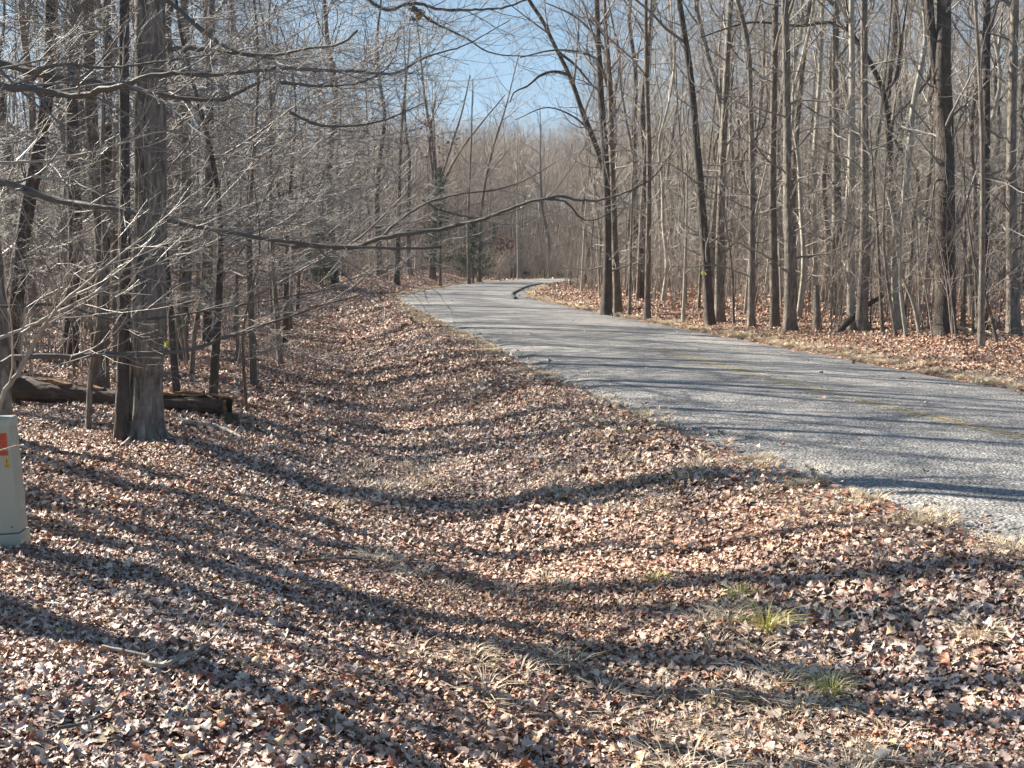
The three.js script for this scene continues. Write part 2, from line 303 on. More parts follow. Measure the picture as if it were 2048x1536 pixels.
// px: [x, y] pixels from the foot upward; w: width of the trunk in pixels low down; o: look, height, low branches
function ownTree(label, px, w, o = {}) {
  const rng = rngOf(o.seed ?? Math.round(px[0][0] * 7 + px[0][1] * 13)), foot = o.d ? at(px[0][0], px[0][1], o.d) : onGround(...px[0]), D = -foot.z;
  if (o.d) foot.y = heightAt(foot.x, D);
  const pts = px.map(([x, y, dd], i) => i ? at(x, y, D + (dd ?? (rng() - 0.5) * 0.3)) : foot.clone());
  const H = o.h ?? 15, r = w / 2 * D / FOCAL, last = pts[pts.length - 1], prev = pts[pts.length - 2];
  if (!o.short) {
    const dir = last.clone().sub(prev).normalize(); let cur = last.clone(), topY = H;
    while (cur.y < topY - 0.5) { dir.x = dir.x * 0.9 + (rng() - 0.5) * 0.12; dir.z = dir.z * 0.9 + (rng() - 0.5) * 0.12; dir.y += 0.1; dir.normalize(); cur = cur.clone().addScaledVector(dir, Math.min(2, topY - cur.y)); pts.push(cur); }
  }
  const base = foot.clone(); pts[0] = foot.clone().setY(foot.y - 0.12);
  const local = pts.map((p) => p.clone().sub(base)), n = o.rings ?? 44, path = trunkPath(local, n), L = polyLength(path), rad = trunkRadii(n, r, o.tip ?? 0.03, L, o.flare ?? 0.45, o.zone ?? 0.35);
  const g = new Geo(), c = new Geo();
  const wob = trunkWobble(rng);
  g.tube(path, rad, o.sides ?? 14, o.furrow ? (a, l, u) => wob(a, l, u) + o.furrow * (Math.abs(fbm(Math.cos(a) * 5 + 20 + vnoise(l * 1.5, 3, 8) * 0.6, Math.sin(a) * 5 + 20 + l * 0.45, 15, 3) - 0.45) * 5 - 0.6) : wob);
  const [bark, twig] = treeMats[o.look ?? 'grey'];
  if (!o.short) branch([c], path, rad, CROWN(o.dense ?? 0.7).slice(0, o.crown ?? 4), 0, rng);
  if (o.low !== 0) branch([c], path, rad, LOW((o.low ?? 9) * (foot.x > 0 && !o.short ? 2.4 : 1), o.lowFrom ?? 0.08, o.lowTo ?? 0.6), 0, rng, o.lowLen ?? 1);
  if (o.spray) branch([c], path, rad, SPRAY(...o.spray), 0, rng);
  const t = thing(o.name ?? 'bare_tree', label, 'tree', base, o.group);
  part('trunk', g.build(true), bark, t);
  for (let k = 0; k < (o.roots ?? 0); k++) {
    const a = k / o.roots * 6.28 + 0.5 + rng() * 0.5, R = r * (2.0 + rng() * 0.9), rp = [[0.55, 0.5], [0.95, 0.22], [1.35, 0.07], [R / r, -0.06]].map(([q, y]) => V(Math.cos(a) * q * r, y * r * 2.2, Math.sin(a) * q * r)), rg = new Geo();
    rg.tube(trunkPath(rp, 12), Array.from({ length: 13 }, (_, i) => r * lerp(0.42, 0.12, i / 12)), 10, wob); part('root', rg.build(true), M.mossBark, t);
  }
  for (const f of o.forks ?? []) {                                    // limbs drawn through pixels
    const fp = f.px.map(([x, y, dd]) => at(x, y, D + (dd ?? 0)).sub(base)), fn = 14, fpath = trunkPath(fp, fn), fr = f.w / 2 * D / FOCAL, frad = Array.from({ length: fn + 1 }, (_, k) => lerp(fr, fr * (f.end ?? 0.35), k / fn)), fg = new Geo();
    fg.tube(fpath, frad, 8); branch([c], fpath, frad, (f.spec ?? LOW(f.n ?? 7, 0.2, 1)), 0, rng, f.scale ?? 0.6);
    part('limb', fg.build(), bark, t);
  }
  part('crown', c.build(), twig, t);
  return t;
}
// the right side of the road
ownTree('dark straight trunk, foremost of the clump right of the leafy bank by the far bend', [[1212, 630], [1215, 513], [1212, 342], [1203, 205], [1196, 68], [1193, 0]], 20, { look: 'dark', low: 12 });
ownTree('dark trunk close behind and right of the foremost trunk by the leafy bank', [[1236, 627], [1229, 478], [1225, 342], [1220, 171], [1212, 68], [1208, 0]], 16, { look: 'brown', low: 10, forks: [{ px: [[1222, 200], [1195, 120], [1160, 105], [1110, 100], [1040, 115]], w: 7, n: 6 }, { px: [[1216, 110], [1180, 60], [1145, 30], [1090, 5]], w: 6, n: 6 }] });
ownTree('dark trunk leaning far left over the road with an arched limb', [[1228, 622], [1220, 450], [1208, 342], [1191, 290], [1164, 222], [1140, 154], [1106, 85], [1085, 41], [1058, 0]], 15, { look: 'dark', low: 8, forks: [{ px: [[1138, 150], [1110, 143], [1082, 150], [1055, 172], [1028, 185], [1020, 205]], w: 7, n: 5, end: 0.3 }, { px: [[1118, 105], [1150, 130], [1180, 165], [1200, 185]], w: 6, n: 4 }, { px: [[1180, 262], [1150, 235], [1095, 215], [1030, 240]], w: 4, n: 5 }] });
ownTree('slim straight tree at the road edge right of the forked clump', [[1294, 640], [1296, 500], [1298, 300], [1293, 150], [1292, 0]], 13, { look: 'brown', low: 14 });
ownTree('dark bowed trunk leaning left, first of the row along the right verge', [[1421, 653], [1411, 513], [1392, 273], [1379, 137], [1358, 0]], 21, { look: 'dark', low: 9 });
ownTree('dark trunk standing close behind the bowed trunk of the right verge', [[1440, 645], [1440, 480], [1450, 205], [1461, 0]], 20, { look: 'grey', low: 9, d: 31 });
ownTree('slim trunk with a kink near its top, between the bowed trunk and the brown one', [[1503, 656], [1504, 444], [1502, 240], [1495, 85], [1480, 20]], 14, { look: 'grey', low: 14 });
ownTree('straight dark brown trunk right of the kinked slim one', [[1550, 658], [1546, 450], [1545, 342], [1548, 170], [1552, 0]], 18, { look: 'brown', low: 8 });
ownTree('straight grey trunk with a sunlit left edge beside the dark brown one', [[1580, 663], [1580, 520], [1576, 410], [1574, 200], [1570, 0]], 23, { look: 'grey', low: 9 });
ownTree('trunk leaning right out of the clump beside the grey trunk with the lit edge', [[1590, 652], [1586, 480], [1588, 342], [1604, 137], [1621, 0]], 15, { look: 'brown', low: 8, d: 32 });
ownTree('slim trunk with a bright left edge behind the broken snag', [[1630, 650], [1628, 510], [1630, 300], [1640, 150], [1646, 0]], 13, { look: 'pale', low: 10, d: 33 });
ownTree('broken grey snag with a jagged top between taller trunks on the right', [[1636, 664], [1634, 620], [1633, 570]], 19, { look: 'grey', short: 1, h: 1.6, rings: 12, low: 3, lowTo: 0.9, lowLen: 0.5, tip: 0.06, name: 'snag' });
ownTree('broad grey trunk behind the leaning pole in the right-hand woods', [[1676, 655], [1674, 480], [1672, 300], [1670, 120], [1672, 0]], 22, { look: 'grey', low: 10, d: 31 });
ownTree('straight pale trunk with bright left edge left of its twin, mid right woods', [[1703, 662], [1702, 500], [1703, 300], [1704, 120], [1703, 0]], 17, { look: 'pale', low: 9 });
ownTree('straight trunk with flared mossy foot, right one of the close pair', [[1723, 668], [1728, 500], [1729, 300], [1728, 120], [1728, 0]], 20, { look: 'grey', low: 9, flare: 0.9 });
ownTree('thin pale sapling leaning left in an S across the right-hand trunks', [[1842, 668], [1826, 605], [1802, 543], [1790, 460], [1778, 400], [1768, 369], [1741, 307], [1713, 256], [1655, 185]], 9, { look: 'pale', short: 1, tip: 0.01, low: 16, lowFrom: 0.35, lowTo: 1, lowLen: 0.7, sides: 8, name: 'bare_sapling', flare: 0.2 });
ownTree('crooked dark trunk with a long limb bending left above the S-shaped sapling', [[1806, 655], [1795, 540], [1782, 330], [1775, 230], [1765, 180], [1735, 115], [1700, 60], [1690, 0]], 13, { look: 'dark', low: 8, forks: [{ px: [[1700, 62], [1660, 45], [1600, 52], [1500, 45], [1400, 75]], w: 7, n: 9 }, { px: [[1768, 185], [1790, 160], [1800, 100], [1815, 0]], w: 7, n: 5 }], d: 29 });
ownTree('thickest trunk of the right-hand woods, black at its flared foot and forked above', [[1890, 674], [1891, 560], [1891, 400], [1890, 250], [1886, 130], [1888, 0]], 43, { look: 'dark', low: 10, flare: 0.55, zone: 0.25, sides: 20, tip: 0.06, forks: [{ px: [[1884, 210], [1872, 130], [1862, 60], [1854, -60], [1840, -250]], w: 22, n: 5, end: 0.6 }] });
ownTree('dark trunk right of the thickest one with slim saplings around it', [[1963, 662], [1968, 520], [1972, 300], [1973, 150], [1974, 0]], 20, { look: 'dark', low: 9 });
ownTree('straight trunk at the right margin beyond the fallen pale branches', [[2028, 672], [2024, 530], [2022, 330], [2026, 150], [2030, 0]], 25, { look: 'grey', low: 10 });
ownTree('thin dark sapling leaning left, nearest the verge at the right margin', [[1996, 690], [1984, 640], [1966, 575], [1948, 520], [1935, 430], [1925, 330]], 8, { look: 'brown', short: 1, tip: 0.008, low: 12, lowFrom: 0.3, lowTo: 1, lowLen: 0.6, sides: 8, name: 'bare_sapling', flare: 0.2 });
[[1766, 672, 1752, 420, 1740, 260, 9, 'slim dark stem, left one of three fanning out left of the thickest trunk'], [1795, 676, 1768, 500, 1772, 300, 8, 'slim leaning stem, middle one of three fanning out left of the thickest trunk'], [1815, 676, 1800, 560, 1812, 300, 9, 'slim stem, right one of three fanning out left of the thickest trunk'],
  [1925, 668, 1930, 500, 1926, 250, 10, 'slim grey stem just right of the thickest trunk'], [1948, 672, 1940, 560, 1915, 430, 7, 'thin stem leaning against the thickest trunk from the right'], [1366, 646, 1372, 480, 1376, 250, 8, 'thin grey stem left of the bowed trunk on the right verge'], [1468, 652, 1462, 520, 1440, 380, 6, 'thin crooked stem between the bowed trunk and the kinked slim one'], [1258, 634, 1262, 480, 1270, 200, 7, 'thin dark stem between the forked clump and the slim roadside tree'],
].forEach(([a, b, c, d, e, f, w, label], k) => ownTree(label, [[a, b], [c, d], [e, f]], w, { look: ['brown', 'grey', 'pale'][k % 3], short: 1, tip: 0.012, low: 16, lowFrom: 0.25, lowTo: 1, lowLen: 0.6, sides: 8, name: 'bare_sapling', flare: 0.2 }));
{ // leaning dead pole among the trunks
  const a = onGround(1668, 668), D = -a.z, pts = [a.clone().setY(a.y - 0.03), at(1700, 640, D + 0.2), at(1735, 610, D + 0.5), at(1765, 592, D + 0.7)], g = new Geo();
  g.tube(trunkPath(pts, 10), trunkRadii(10, 0.085, 0.05, 2, 0), 8); top('dead_pole', g.build(), M.darkBark, 'dark dead pole leaning to the right between the trunks of the right woods', 'log');
}
// the left side
ownTree('stout grey furrowed trunk with mossy root flare, foremost on the left', [[287, 884], [292, 760], [298, 620], [301, 450], [300, 250], [299, 0]], 74, { look: 'big', sides: 56, rings: 170, h: 16, flare: 0.5, zone: 0.3, tip: 0.05, low: 0, seed: 71, furrow: 0.07, roots: 6 });
ownTree('thin dark trunk close behind the stout furrowed trunk, to its left', [[240, 872], [247, 700], [250, 500], [249, 250], [249, 0]], 25, { look: 'dark', low: 4, lowFrom: 0.15, d: 12.9 });
ownTree('dark trunk leaning right at the far left, above the utility pedestal', [[19, 752], [38, 553], [51, 444], [82, 273], [96, 171], [100, 0]], 32, { look: 'dark', low: 5 });
ownTree('straight dark trunk between the leaning trunk and the stout furrowed one', [[136, 722], [150, 480], [147, 376], [144, 205], [150, 0]], 32, { look: 'dark', low: 6 });
ownTree('crooked thin sapling rising in front of the fallen log', [[175, 868], [181, 757], [191, 690], [203, 610], [208, 480], [205, 300], [212, 100]], 13, { look: 'grey', h: 7, low: 12, spray: [5, [0.6, 1.6]], name: 'bare_sapling', tip: 0.008, flare: 0.15, crown: 1, dense: 0.4 });
ownTree('mossy trunk right of the stout furrowed trunk', [[360, 722], [366, 600], [370, 450], [372, 200], [368, 0]], 25, { look: 'moss', low: 8 });
ownTree('broad trunk behind the crooked sapling, deep in the left woods', [[203, 706], [207, 600], [212, 400], [215, 200], [213, 0]], 26, { look: 'dark', low: 6 });
ownTree('slim leaning stem rising beside the mossy trunk', [[382, 752], [390, 660], [404, 580], [410, 450], [414, 200]], 10, { look: 'grey', h: 9, low: 9, name: 'bare_sapling', tip: 0.01 });
ownTree('dark trunk at the edge of the left woods beyond the mossy trunk', [[414, 688], [416, 560], [418, 400], [421, 200], [424, 0]], 20, { look: 'dark', low: 10 });
ownTree('dark slender tree at the inner end of the left woods by the road', [[793, 556], [797, 444], [801, 300], [808, 200]], 12, { look: 'dark', low: 20, h: 14, d: 66 });
ownTree('thin straight trunk in front of the dark evergreen', [[938, 553], [936, 450], [940, 340]], 7, { look: 'grey', h: 13, low: 8, d: 78 });
ownTree('tall loose tree of many upright stems left of the sky gap', [[865, 552], [872, 400], [868, 300], [850, 200]], 11, { look: 'brown', h: 19, dense: 1.6, d: 80, forks: [{ px: [[872, 390], [900, 300], [925, 220], [940, 150]], w: 6, n: 8, scale: 1.5 }, { px: [[872, 400], [915, 310], [960, 250], [1010, 190]], w: 6, n: 8, scale: 1.5 }, { px: [[870, 380], [860, 280], [872, 190]], w: 6, n: 8, scale: 1.5 }] });
ownTree('slender tree leaning over the far bend, right of the many-stemmed one', [[958, 555], [965, 400], [985, 300], [1010, 220]], 9, { look: 'brown', h: 16, dense: 1.2, d: 84 });
ownTree('forked tree beyond the far bend, right of the mailbox', [[1100, 552], [1096, 470], [1085, 420], [1080, 300]], 11, { look: 'grey', h: 15, d: 108, dense: 1.2 });
ownTree('pair-like slim tree beyond the far bend, just left of the mailbox', [[1038, 552], [1036, 450], [1034, 300]], 8, { look: 'pale', h: 14, d: 109, dense: 1.2 });

// ------------------------------------------------------------------ the near tree outside the frame whose limbs hang across the view
function limbs(name, label, footX, footD, r, H, list, look = 'grey') {
  const base = V(footX, heightAt(footX, footD), -footD), rng = rngOf(Math.round(footX * 100) + 900), t = thing(name, label, 'tree', base), g = new Geo();
  const path = trunkPath([V(0, -0.1, 0), V(0.05, 1.2, 0), V(-0.1, H * 0.5, 0.1), V(0.1, H, 0)], 26), rad = trunkRadii(26, r, 0.03, H);
  g.tube(path, rad, 16, trunkWobble(rng));
  part('trunk', g.build(true), treeMats[look][0], t);
  for (const f of list) {
    const fp = f.px.map(([x, y, d]) => at(x, y, d).sub(base));
    if (!f.free) { const y = Math.min(H * 0.95, Math.max(0.3, fp[0].y - (f.rise ?? 0.25))); const q = path.reduce((a, b) => Math.abs(b.y - y) < Math.abs(a.y - y) ? b : a); fp.unshift(q.clone()); }
    const n = 40, p = trunkPath(fp, n), d0 = f.px[0][2], r0 = f.w / 2 * d0 / FOCAL, fr = Array.from({ length: n + 1 }, (_, k) => Math.max(0.003, lerp(r0 * 1.15, r0 * (f.end ?? 0.2), Math.pow(k / n, 0.9)) * (1 + 0.07 * Math.sin(k * 2.1)))), fg = new Geo(), c = new Geo();
    for (let k = 2; k < n; k++) if (k % 3 === 0) { const j = fr[k] * 0.9; p[k].add(V((rng() - 0.5) * j, (rng() - 0.5) * j * 1.6, (rng() - 0.5) * j)); }   // knees where twigs left
    for (let k = 1; k <= n; k++) if (rng() < 0.12) fr[k] *= 1.25;
    fg.tube(p, fr, 9);
    branch([f.few ? fg : c], p, fr, f.spec ?? [
      { n: (f.n ?? 16) * 0.68, from: f.from ?? 0.2, to: 1, ang: [0.35, 0.9], len: [0.3, 1.2], abs: 1, up: 0.045, wob: 0.3, segs: 7, sides: 5, ratio: 0.42, min: 0.003 },
      { n: 5, from: 0.15, to: 1, ang: [0.4, 0.9], len: [0.25, 0.5], up: 0.05, wob: 0.35, segs: 4, sides: 4, ratio: 0.7, min: 0.0018, tip: 0.0012 },
      { n: 4, from: 0.3, to: 1, ang: [0.4, 0.9], len: [0.3, 0.6], up: 0.05, wob: 0.3, segs: 2, sides: 3, ratio: 0.8, min: 0.0014, tip: 0.001 }], 0, rng, f.scale ?? 1);
    const m = part('limb', fg.build(), f.pale ? M.paleBark : M.limb, t);
    if (!f.few) part('twigs', c.build(), f.pale ? M.twigPale : M.twig, m);
  }
  return t;
}
limbs('overhanging_tree', 'grey tree at the left margin whose long lichened limbs reach across towards the road', -4.9, 9.6, 0.13, 9, [
  { px: [[0, 368, 9.4], [120, 402, 9.2], [240, 420, 9], [420, 458, 8.8], [560, 482, 8.7], [720, 495, 8.6], [800, 497, 8.6], [880, 494, 8.6]], w: 14, n: 22, end: 0.3, rise: 0.1 },
  { px: [[0, 122, 10], [60, 142, 9.9], [150, 160, 9.8], [240, 172, 9.7], [330, 192, 9.6], [440, 198, 9.5], [520, 165, 9.4]], w: 18, n: 20, end: 0.3, rise: -0.2 },
  { px: [[0, 172, 9.2], [70, 178, 9.1], [150, 192, 9], [220, 178, 8.9], [320, 147, 8.8], [430, 150, 8.7], [550, 136, 8.6]], w: 17, n: 20, end: 0.35, rise: -0.1 },
  { px: [[65, 160, 9.0], [90, 135, 8.9], [140, 130, 8.8], [210, 135, 8.7], [330, 122, 8.6], [450, 105, 8.5]], w: 7, n: 10, end: 0.3, free: 1 },
  { px: [[40, 325, 9.6], [200, 300, 9.4], [300, 268, 9.2], [370, 258, 9.1], [420, 250, 9]], w: 8, n: 9, pale: 1, rise: 0 },
  { px: [[65, 352, 8.6], [130, 356, 8.5], [170, 340, 8.5]], w: 6, n: 4, pale: 1, free: 1, scale: 0.5 },
  { px: [[320, -8, 10.4], [380, 40, 10.3], [440, 88, 10.2], [500, 108, 10.1], [560, 108, 10], [620, 96, 9.9], [680, 88, 9.8], [715, 60, 9.8]], w: 14, n: 18, end: 0.3, rise: -1.2, dark: 1 },
  { px: [[330, 98, 11], [400, 99, 11], [480, 108, 10.9], [560, 118, 10.8], [640, 112, 10.6]], w: 9, n: 12, free: 1, dark: 1 },
]);
limbs('arching_tree', 'thin grey tree low at the left margin with a long bough arching rightwards', -3.65, 8.2, 0.06, 5.5, [
  { px: [[20, 720, 8.2], [150, 712, 8.2], [260, 708, 8.3], [380, 700, 8.4], [470, 668, 8.5], [560, 640, 8.6], [640, 612, 8.7], [720, 590, 8.8]], w: 12, n: 10, end: 0.22, rise: 0.05 },
  { px: [[0, 806, 8.0], [50, 720, 7.9], [110, 622, 7.8], [180, 560, 7.7], [240, 510, 7.6], [310, 455, 7.5]], w: 11, n: 18, end: 0.2, pale: 1, rise: 0.3 },
  { px: [[40, 660, 8.2], [140, 612, 8.1], [240, 560, 8.1], [330, 520, 8.0], [430, 470, 8.0]], w: 7, n: 14, end: 0.25, pale: 1, rise: 0.2 },
  { px: [[0, 615, 8.6], [120, 610, 8.6], [230, 640, 8.6], [330, 635, 8.6], [430, 618, 8.6], [540, 600, 8.6], [680, 575, 8.7]], w: 7, n: 12, end: 0.3, rise: 0.1 },
  { px: [[-30, 912, 7.2], [20, 895, 7.2], [45, 892, 7.2], [82, 912, 7.2]], w: 5, n: 3, end: 0.4, free: 1, pale: 1, scale: 0.2, few: 1 },
]);
limbs('roadside_tree', 'bare tree in the left woods whose bough crosses in front of the road bend', -5.4, 12.5, 0.11, 10, [
  { px: [[560, 486, 9.6], [640, 492, 9.3], [720, 492, 9.1], [760, 476, 9.0], [880, 458, 8.9], [960, 440, 8.8], [1040, 410, 8.7], [1110, 394, 8.6], [1130, 393, 8.6]], w: 11, n: 9, end: 0.45, free: 1, from: 0.1 },
  { px: [[1090, 398, 8.6], [1130, 404, 8.6], [1170, 440, 8.6], [1215, 428, 8.6], [1260, 385, 8.6], [1300, 345, 8.6]], w: 4.2, n: 4, end: 0.3, free: 1, scale: 0.6 },
  { px: [[1125, 393, 8.6], [1180, 402, 8.6], [1250, 385, 8.6], [1300, 360, 8.6], [1340, 310, 8.6], [1372, 255, 8.6]], w: 5, n: 6, end: 0.3, free: 1, scale: 0.6 },
  { px: [[760, 478, 9.2], [800, 440, 9.2], [850, 408, 9.2], [920, 388, 9.2], [1000, 378, 9.2], [1060, 355, 9.2], [1120, 318, 9.2]], w: 5, n: 8, end: 0.3, free: 1, scale: 0.7, dark: 1 },
  { px: [[845, 400, 9.4], [880, 420, 9.4], [950, 435, 9.4], [1020, 425, 9.4], [1080, 400, 9.4]], w: 4, n: 4, end: 0.4, free: 1, scale: 0.5, dark: 1 },
  { px: [[728, -10, 13], [755, 12, 13], [780, 20, 13], [820, 6, 13], [880, 18, 13], [950, 20, 13], [1010, 14, 13], [1060, -4, 13]], w: 6, n: 12, end: 0.6, free: 1, dark: 1 },
  { px: [[820, 8, 13], [860, 40, 13], [930, 75, 13], [980, 105, 13], [1060, 112, 13], [1110, 108, 13]], w: 4.5, n: 12, end: 0.3, free: 1, dark: 1 },
  { px: [[560, 135, 12], [640, 140, 12], [720, 143, 12], [790, 146, 12], [850, 115, 12], [930, 90, 12], [985, 60, 12], [1020, 40, 12]], w: 6.5, n: 14, end: 0.25, free: 1, dark: 1 },
  { px: [[560, 165, 12], [640, 172, 12], [720, 165, 12], [770, 140, 12], [790, 110, 12]], w: 6, n: 12, end: 0.3, free: 1, dark: 1 },
  { px: [[580, 225, 11.5], [640, 250, 11.5], [700, 252, 11.5], [770, 240, 11.5], [860, 200, 11.5]], w: 5.5, n: 12, end: 0.3, free: 1, dark: 1 },
]);

// ------------------------------------------------------------------ prototypes that are set many times
function protoTree(seed, H, r, look, dense, low, lean = 0.4, levels = 4) {
  const rng = rngOf(seed), pts = [V(0, -0.15, 0)];
  for (let k = 1; k <= 9; k++) pts.push(V((rng() - 0.5) * (lean * k / 5 + 0.22), H * k / 9, (rng() - 0.5) * (lean * k / 5 + 0.22)));
  const n = 30, path = trunkPath(pts, n), rad = trunkRadii(n, r, 0.022, H, 0.4, 0.3), g = new Geo(), c = new Geo();
  g.tube(path, rad, 9, trunkWobble(rng));
  branch([c], path, rad, CROWN(dense).slice(0, levels), 0, rng);
  branch([c], path, rad, LOW(low, 0.06, 0.5), 0, rng);
  return { H, trunk: g.build(), crown: c.build(), mats: treeMats[look] };
}
function protoSapling(seed, H, n, len, look, fat = 1) {
  const rng = rngOf(seed), path = trunkPath([V(0, -0.1, 0), V((rng() - 0.5) * 0.3, H * 0.35, (rng() - 0.5) * 0.3), V((rng() - 0.5) * 0.6, H * 0.7, (rng() - 0.5) * 0.6), V((rng() - 0.5), H, (rng() - 0.5))], 16), rad = trunkRadii(16, H * 0.0075, 0.006, H, 0.2), g = new Geo(), c = new Geo();
  g.tube(path, rad, 7);
  branch([c], path, rad, SPRAY(n, len).map((q) => ({ ...q, min: (q.min ?? 0.002) * fat, tip: 0.0016 * fat })), 0, rng);
  return { H, trunk: g.build(), crown: c.build(), mats: treeMats[look] };
}
function protoThicket(seed, n, H) {
  const rng = rngOf(seed), g = new Geo(), c = new Geo();
  for (let k = 0; k < n; k++) {
    const a = rng() * 6.28, r = rng() * 0.5, h = H * (0.5 + rng() * 0.6), lx = (rng() - 0.5) * h * 0.5, lz = (rng() - 0.5) * h * 0.5, x = Math.cos(a) * r, z = Math.sin(a) * r, path = trunkPath([V(x, -0.05, z), V(x + lx * 0.4, h * 0.5, z + lz * 0.4), V(x + lx, h, z + lz)], 8), rad = trunkRadii(8, 0.011 + rng() * 0.008, 0.004, h, 0);
    g.tube(path, rad, 5);
    branch([c], path, rad, [{ n: 6, from: 0.25, to: 1, ang: [0.5, 1], len: [0.2, 0.5], up: 0.05, wob: 0.35, segs: 4, sides: 3, ratio: 0.6, min: 0.0028 }, { n: 4, from: 0.2, to: 1, ang: [0.5, 0.9], len: [0.3, 0.6], up: 0.05, wob: 0.35, segs: 2, sides: 3, ratio: 0.7, min: 0.0024 }], 0, rng);
  }
  return { H, trunk: g.build(), crown: c.build(), mats: [M.twigBrown, M.twigBrown] };
}
const TALL = [protoTree(1, 17, 0.13, 'grey', 0.7, 10), protoTree(2, 15, 0.1, 'brown', 0.65, 12), protoTree(3, 19, 0.16, 'dark', 0.75, 8), protoTree(4, 14, 0.08, 'pale', 0.6, 14), protoTree(5, 16, 0.11, 'grey', 0.7, 12, 0.9), protoTree(6, 12, 0.065, 'brown', 0.65, 16, 0.8), protoTree(7, 18, 0.14, 'dark', 0.7, 9, 0.6)];
['sturdy grey', 'brown', 'thick dark', 'pale slim', 'bent grey', 'thin brown', 'tall dark'].forEach((w, i) => { TALL[i].what = w; });
const SAP = [protoSapling(21, 5.5, 12, [0.9, 2.4], 'grey', 1.5), protoSapling(22, 4.2, 10, [0.7, 2.0], 'pale', 1.4), protoSapling(23, 6.5, 13, [1, 2.6], 'dark', 1.6), protoSapling(24, 3.2, 9, [0.5, 1.4], 'brown', 1.4)];
const WIDE = [protoSapling(41, 6.2, 15, [1.6, 3.4], 'grey', 1.5), protoSapling(42, 5.2, 14, [1.4, 3.0], 'brown', 1.4), protoSapling(43, 7, 15, [1.6, 3.6], 'dark', 1.7), protoSapling(44, 6.6, 15, [1.5, 3.2], 'dark', 1.7)];
function protoPole(seed, H, r, look, lean) {
  const rng = rngOf(seed), a = rng() * 6.28, path = trunkPath([V(0, -0.1, 0), V(Math.cos(a) * lean * 0.2, H * 0.3, Math.sin(a) * lean * 0.2), V(Math.cos(a) * lean * 0.7 + (rng() - 0.5) * 0.3, H * 0.65, Math.sin(a) * lean * 0.7), V(Math.cos(a) * lean, H, Math.sin(a) * lean)], 16), g = new Geo(), c = new Geo(), rad = trunkRadii(16, r, 0.008, H, 0.2);
  g.tube(path, rad, 8);
  branch([c], path, rad, LOW(13, 0.25, 1), 0, rng, 0.8);
  return { H, trunk: g.build(), crown: c.build(), mats: treeMats[look] };
}
const SLENDER = [protoPole(51, 9, 0.042, 'pale', 0.5), protoPole(52, 7.5, 0.032, 'pale', 1.1), protoPole(53, 10, 0.05, 'grey', 0.4), protoPole(54, 8, 0.035, 'brown', 1.3), protoPole(55, 6, 0.025, 'pale', 1.6), protoPole(56, 11, 0.055, 'grey', 0.8)];
['pale slim', 'pale leaning', 'grey slim', 'brown leaning', 'pale bent', 'tall grey slim'].forEach((w, i) => { SLENDER[i].what = w; });
const BRUSH = [protoThicket(31, 9, 1.7), protoThicket(32, 12, 1.3), protoThicket(33, 7, 2.2)];
['grey twiggy', 'pale twiggy', 'tall dark twiggy', 'small brown twiggy'].forEach((w, i) => { SAP[i].what = w; });
['low brown', 'dense low', 'tall loose'].forEach((w, i) => { BRUSH[i].what = w; });
function plant(proto, name, x, d, turn, k, label, category, group, tilt = 0) {
  const t = proto.made ? proto.made.clone() : new THREE.Group();
  if (!proto.made) { part('trunk', proto.trunk, proto.mats[0], t); part('crown', proto.crown, proto.mats[1], t); proto.made = t; }
  t.name = numbered(name); t.position.set(x, heightAt(x, d), -d); t.rotation.set(tilt, turn, tilt * 0.6); t.scale.setScalar(k);
  t.userData = { label, category, group }; scene.add(t);
  return t;
}
[[420, 17, 3, 1.25], [505, 20, 1, 1.5], [560, 24, 0, 1.35], [610, 29, 2, 1.3], [680, 36, 0, 1.5], [350, 15.5, 2, 1.0], [640, 33, 1, 1.6], [735, 46, 2, 1.4]].forEach(([px, d, i, k], n) => { const p = at(px, 600, d), e = lateral(p.x, d).s - ROAD_W / 2; plant(WIDE[i], 'spreading_tree', Math.min(p.x, p.x - Math.max(0, 4 - e)), d, n * 1.7, k, ['low wide-spreading twiggy tree, nearest one right of the stout furrowed trunk', 'wide-spreading twiggy tree, second one right of the stout furrowed trunk', 'wide-spreading twiggy tree with level boughs midway along the ditch', 'wide-spreading dark twiggy tree above the upper part of the ditch', 'wide-spreading twiggy tree near the orange marker flag', 'small wide-spreading tree close behind the stout furrowed trunk', 'wide-spreading pale twiggy tree behind the upper ditch', 'wide-spreading dark tree near the inner end of the left woods'][n], 'tree', 'spreading trees along the left woods edge'); });
const named = scene.children.filter((o) => o.userData.category === 'tree').map((o) => [o.position.x, -o.position.z, 1.2]);
const inView = (x, d, m = 0) => d > 3 && Math.abs(x) < d * 0.427 + m;
function scatter(seed, tries, box, ok, gap, put, taken) {
  const rng = rngOf(seed); let n = 0;
  for (let k = 0; k < tries; k++) {
    const x = lerp(box[0], box[1], rng()), d = lerp(box[2], box[3], rng()), l = lateral(x, d), e = Math.abs(l.s) - ROAD_W / 2;
    if (!ok(x, d, l.s, e) || !taken.every(([a, b, g]) => (a - x) ** 2 + (b - d) ** 2 > Math.min(gap, g) ** 2)) continue;
    taken.push([x, d, gap]); put(x, d, rng, n++);
  }
  return n;
}
const pick = (list, r) => list[Math.floor(r() * list.length)];
const column = (x, d) => 1024 + FOCAL * x / d;                         // where across the view a thing stands
const BANDS = [[150, 'near the left margin'], [330, 'around the stout furrowed trunk'], [500, 'right of the stout furrowed trunk'], [660, 'above the leafy ditch'], [800, 'near the far left roadside'], [1010, 'beside the far bend'], [1190, 'behind the leafy bank'], [1330, 'around the forked clump'], [1480, 'around the bowed trunk'], [1620, 'around the lit-edged grey trunk'], [1780, 'around the close pair of trunks'], [1930, 'around the thickest trunk'], [9999, 'near the right margin']];
const band = (x, d) => BANDS.find(([c]) => column(x, d) < c)[1];
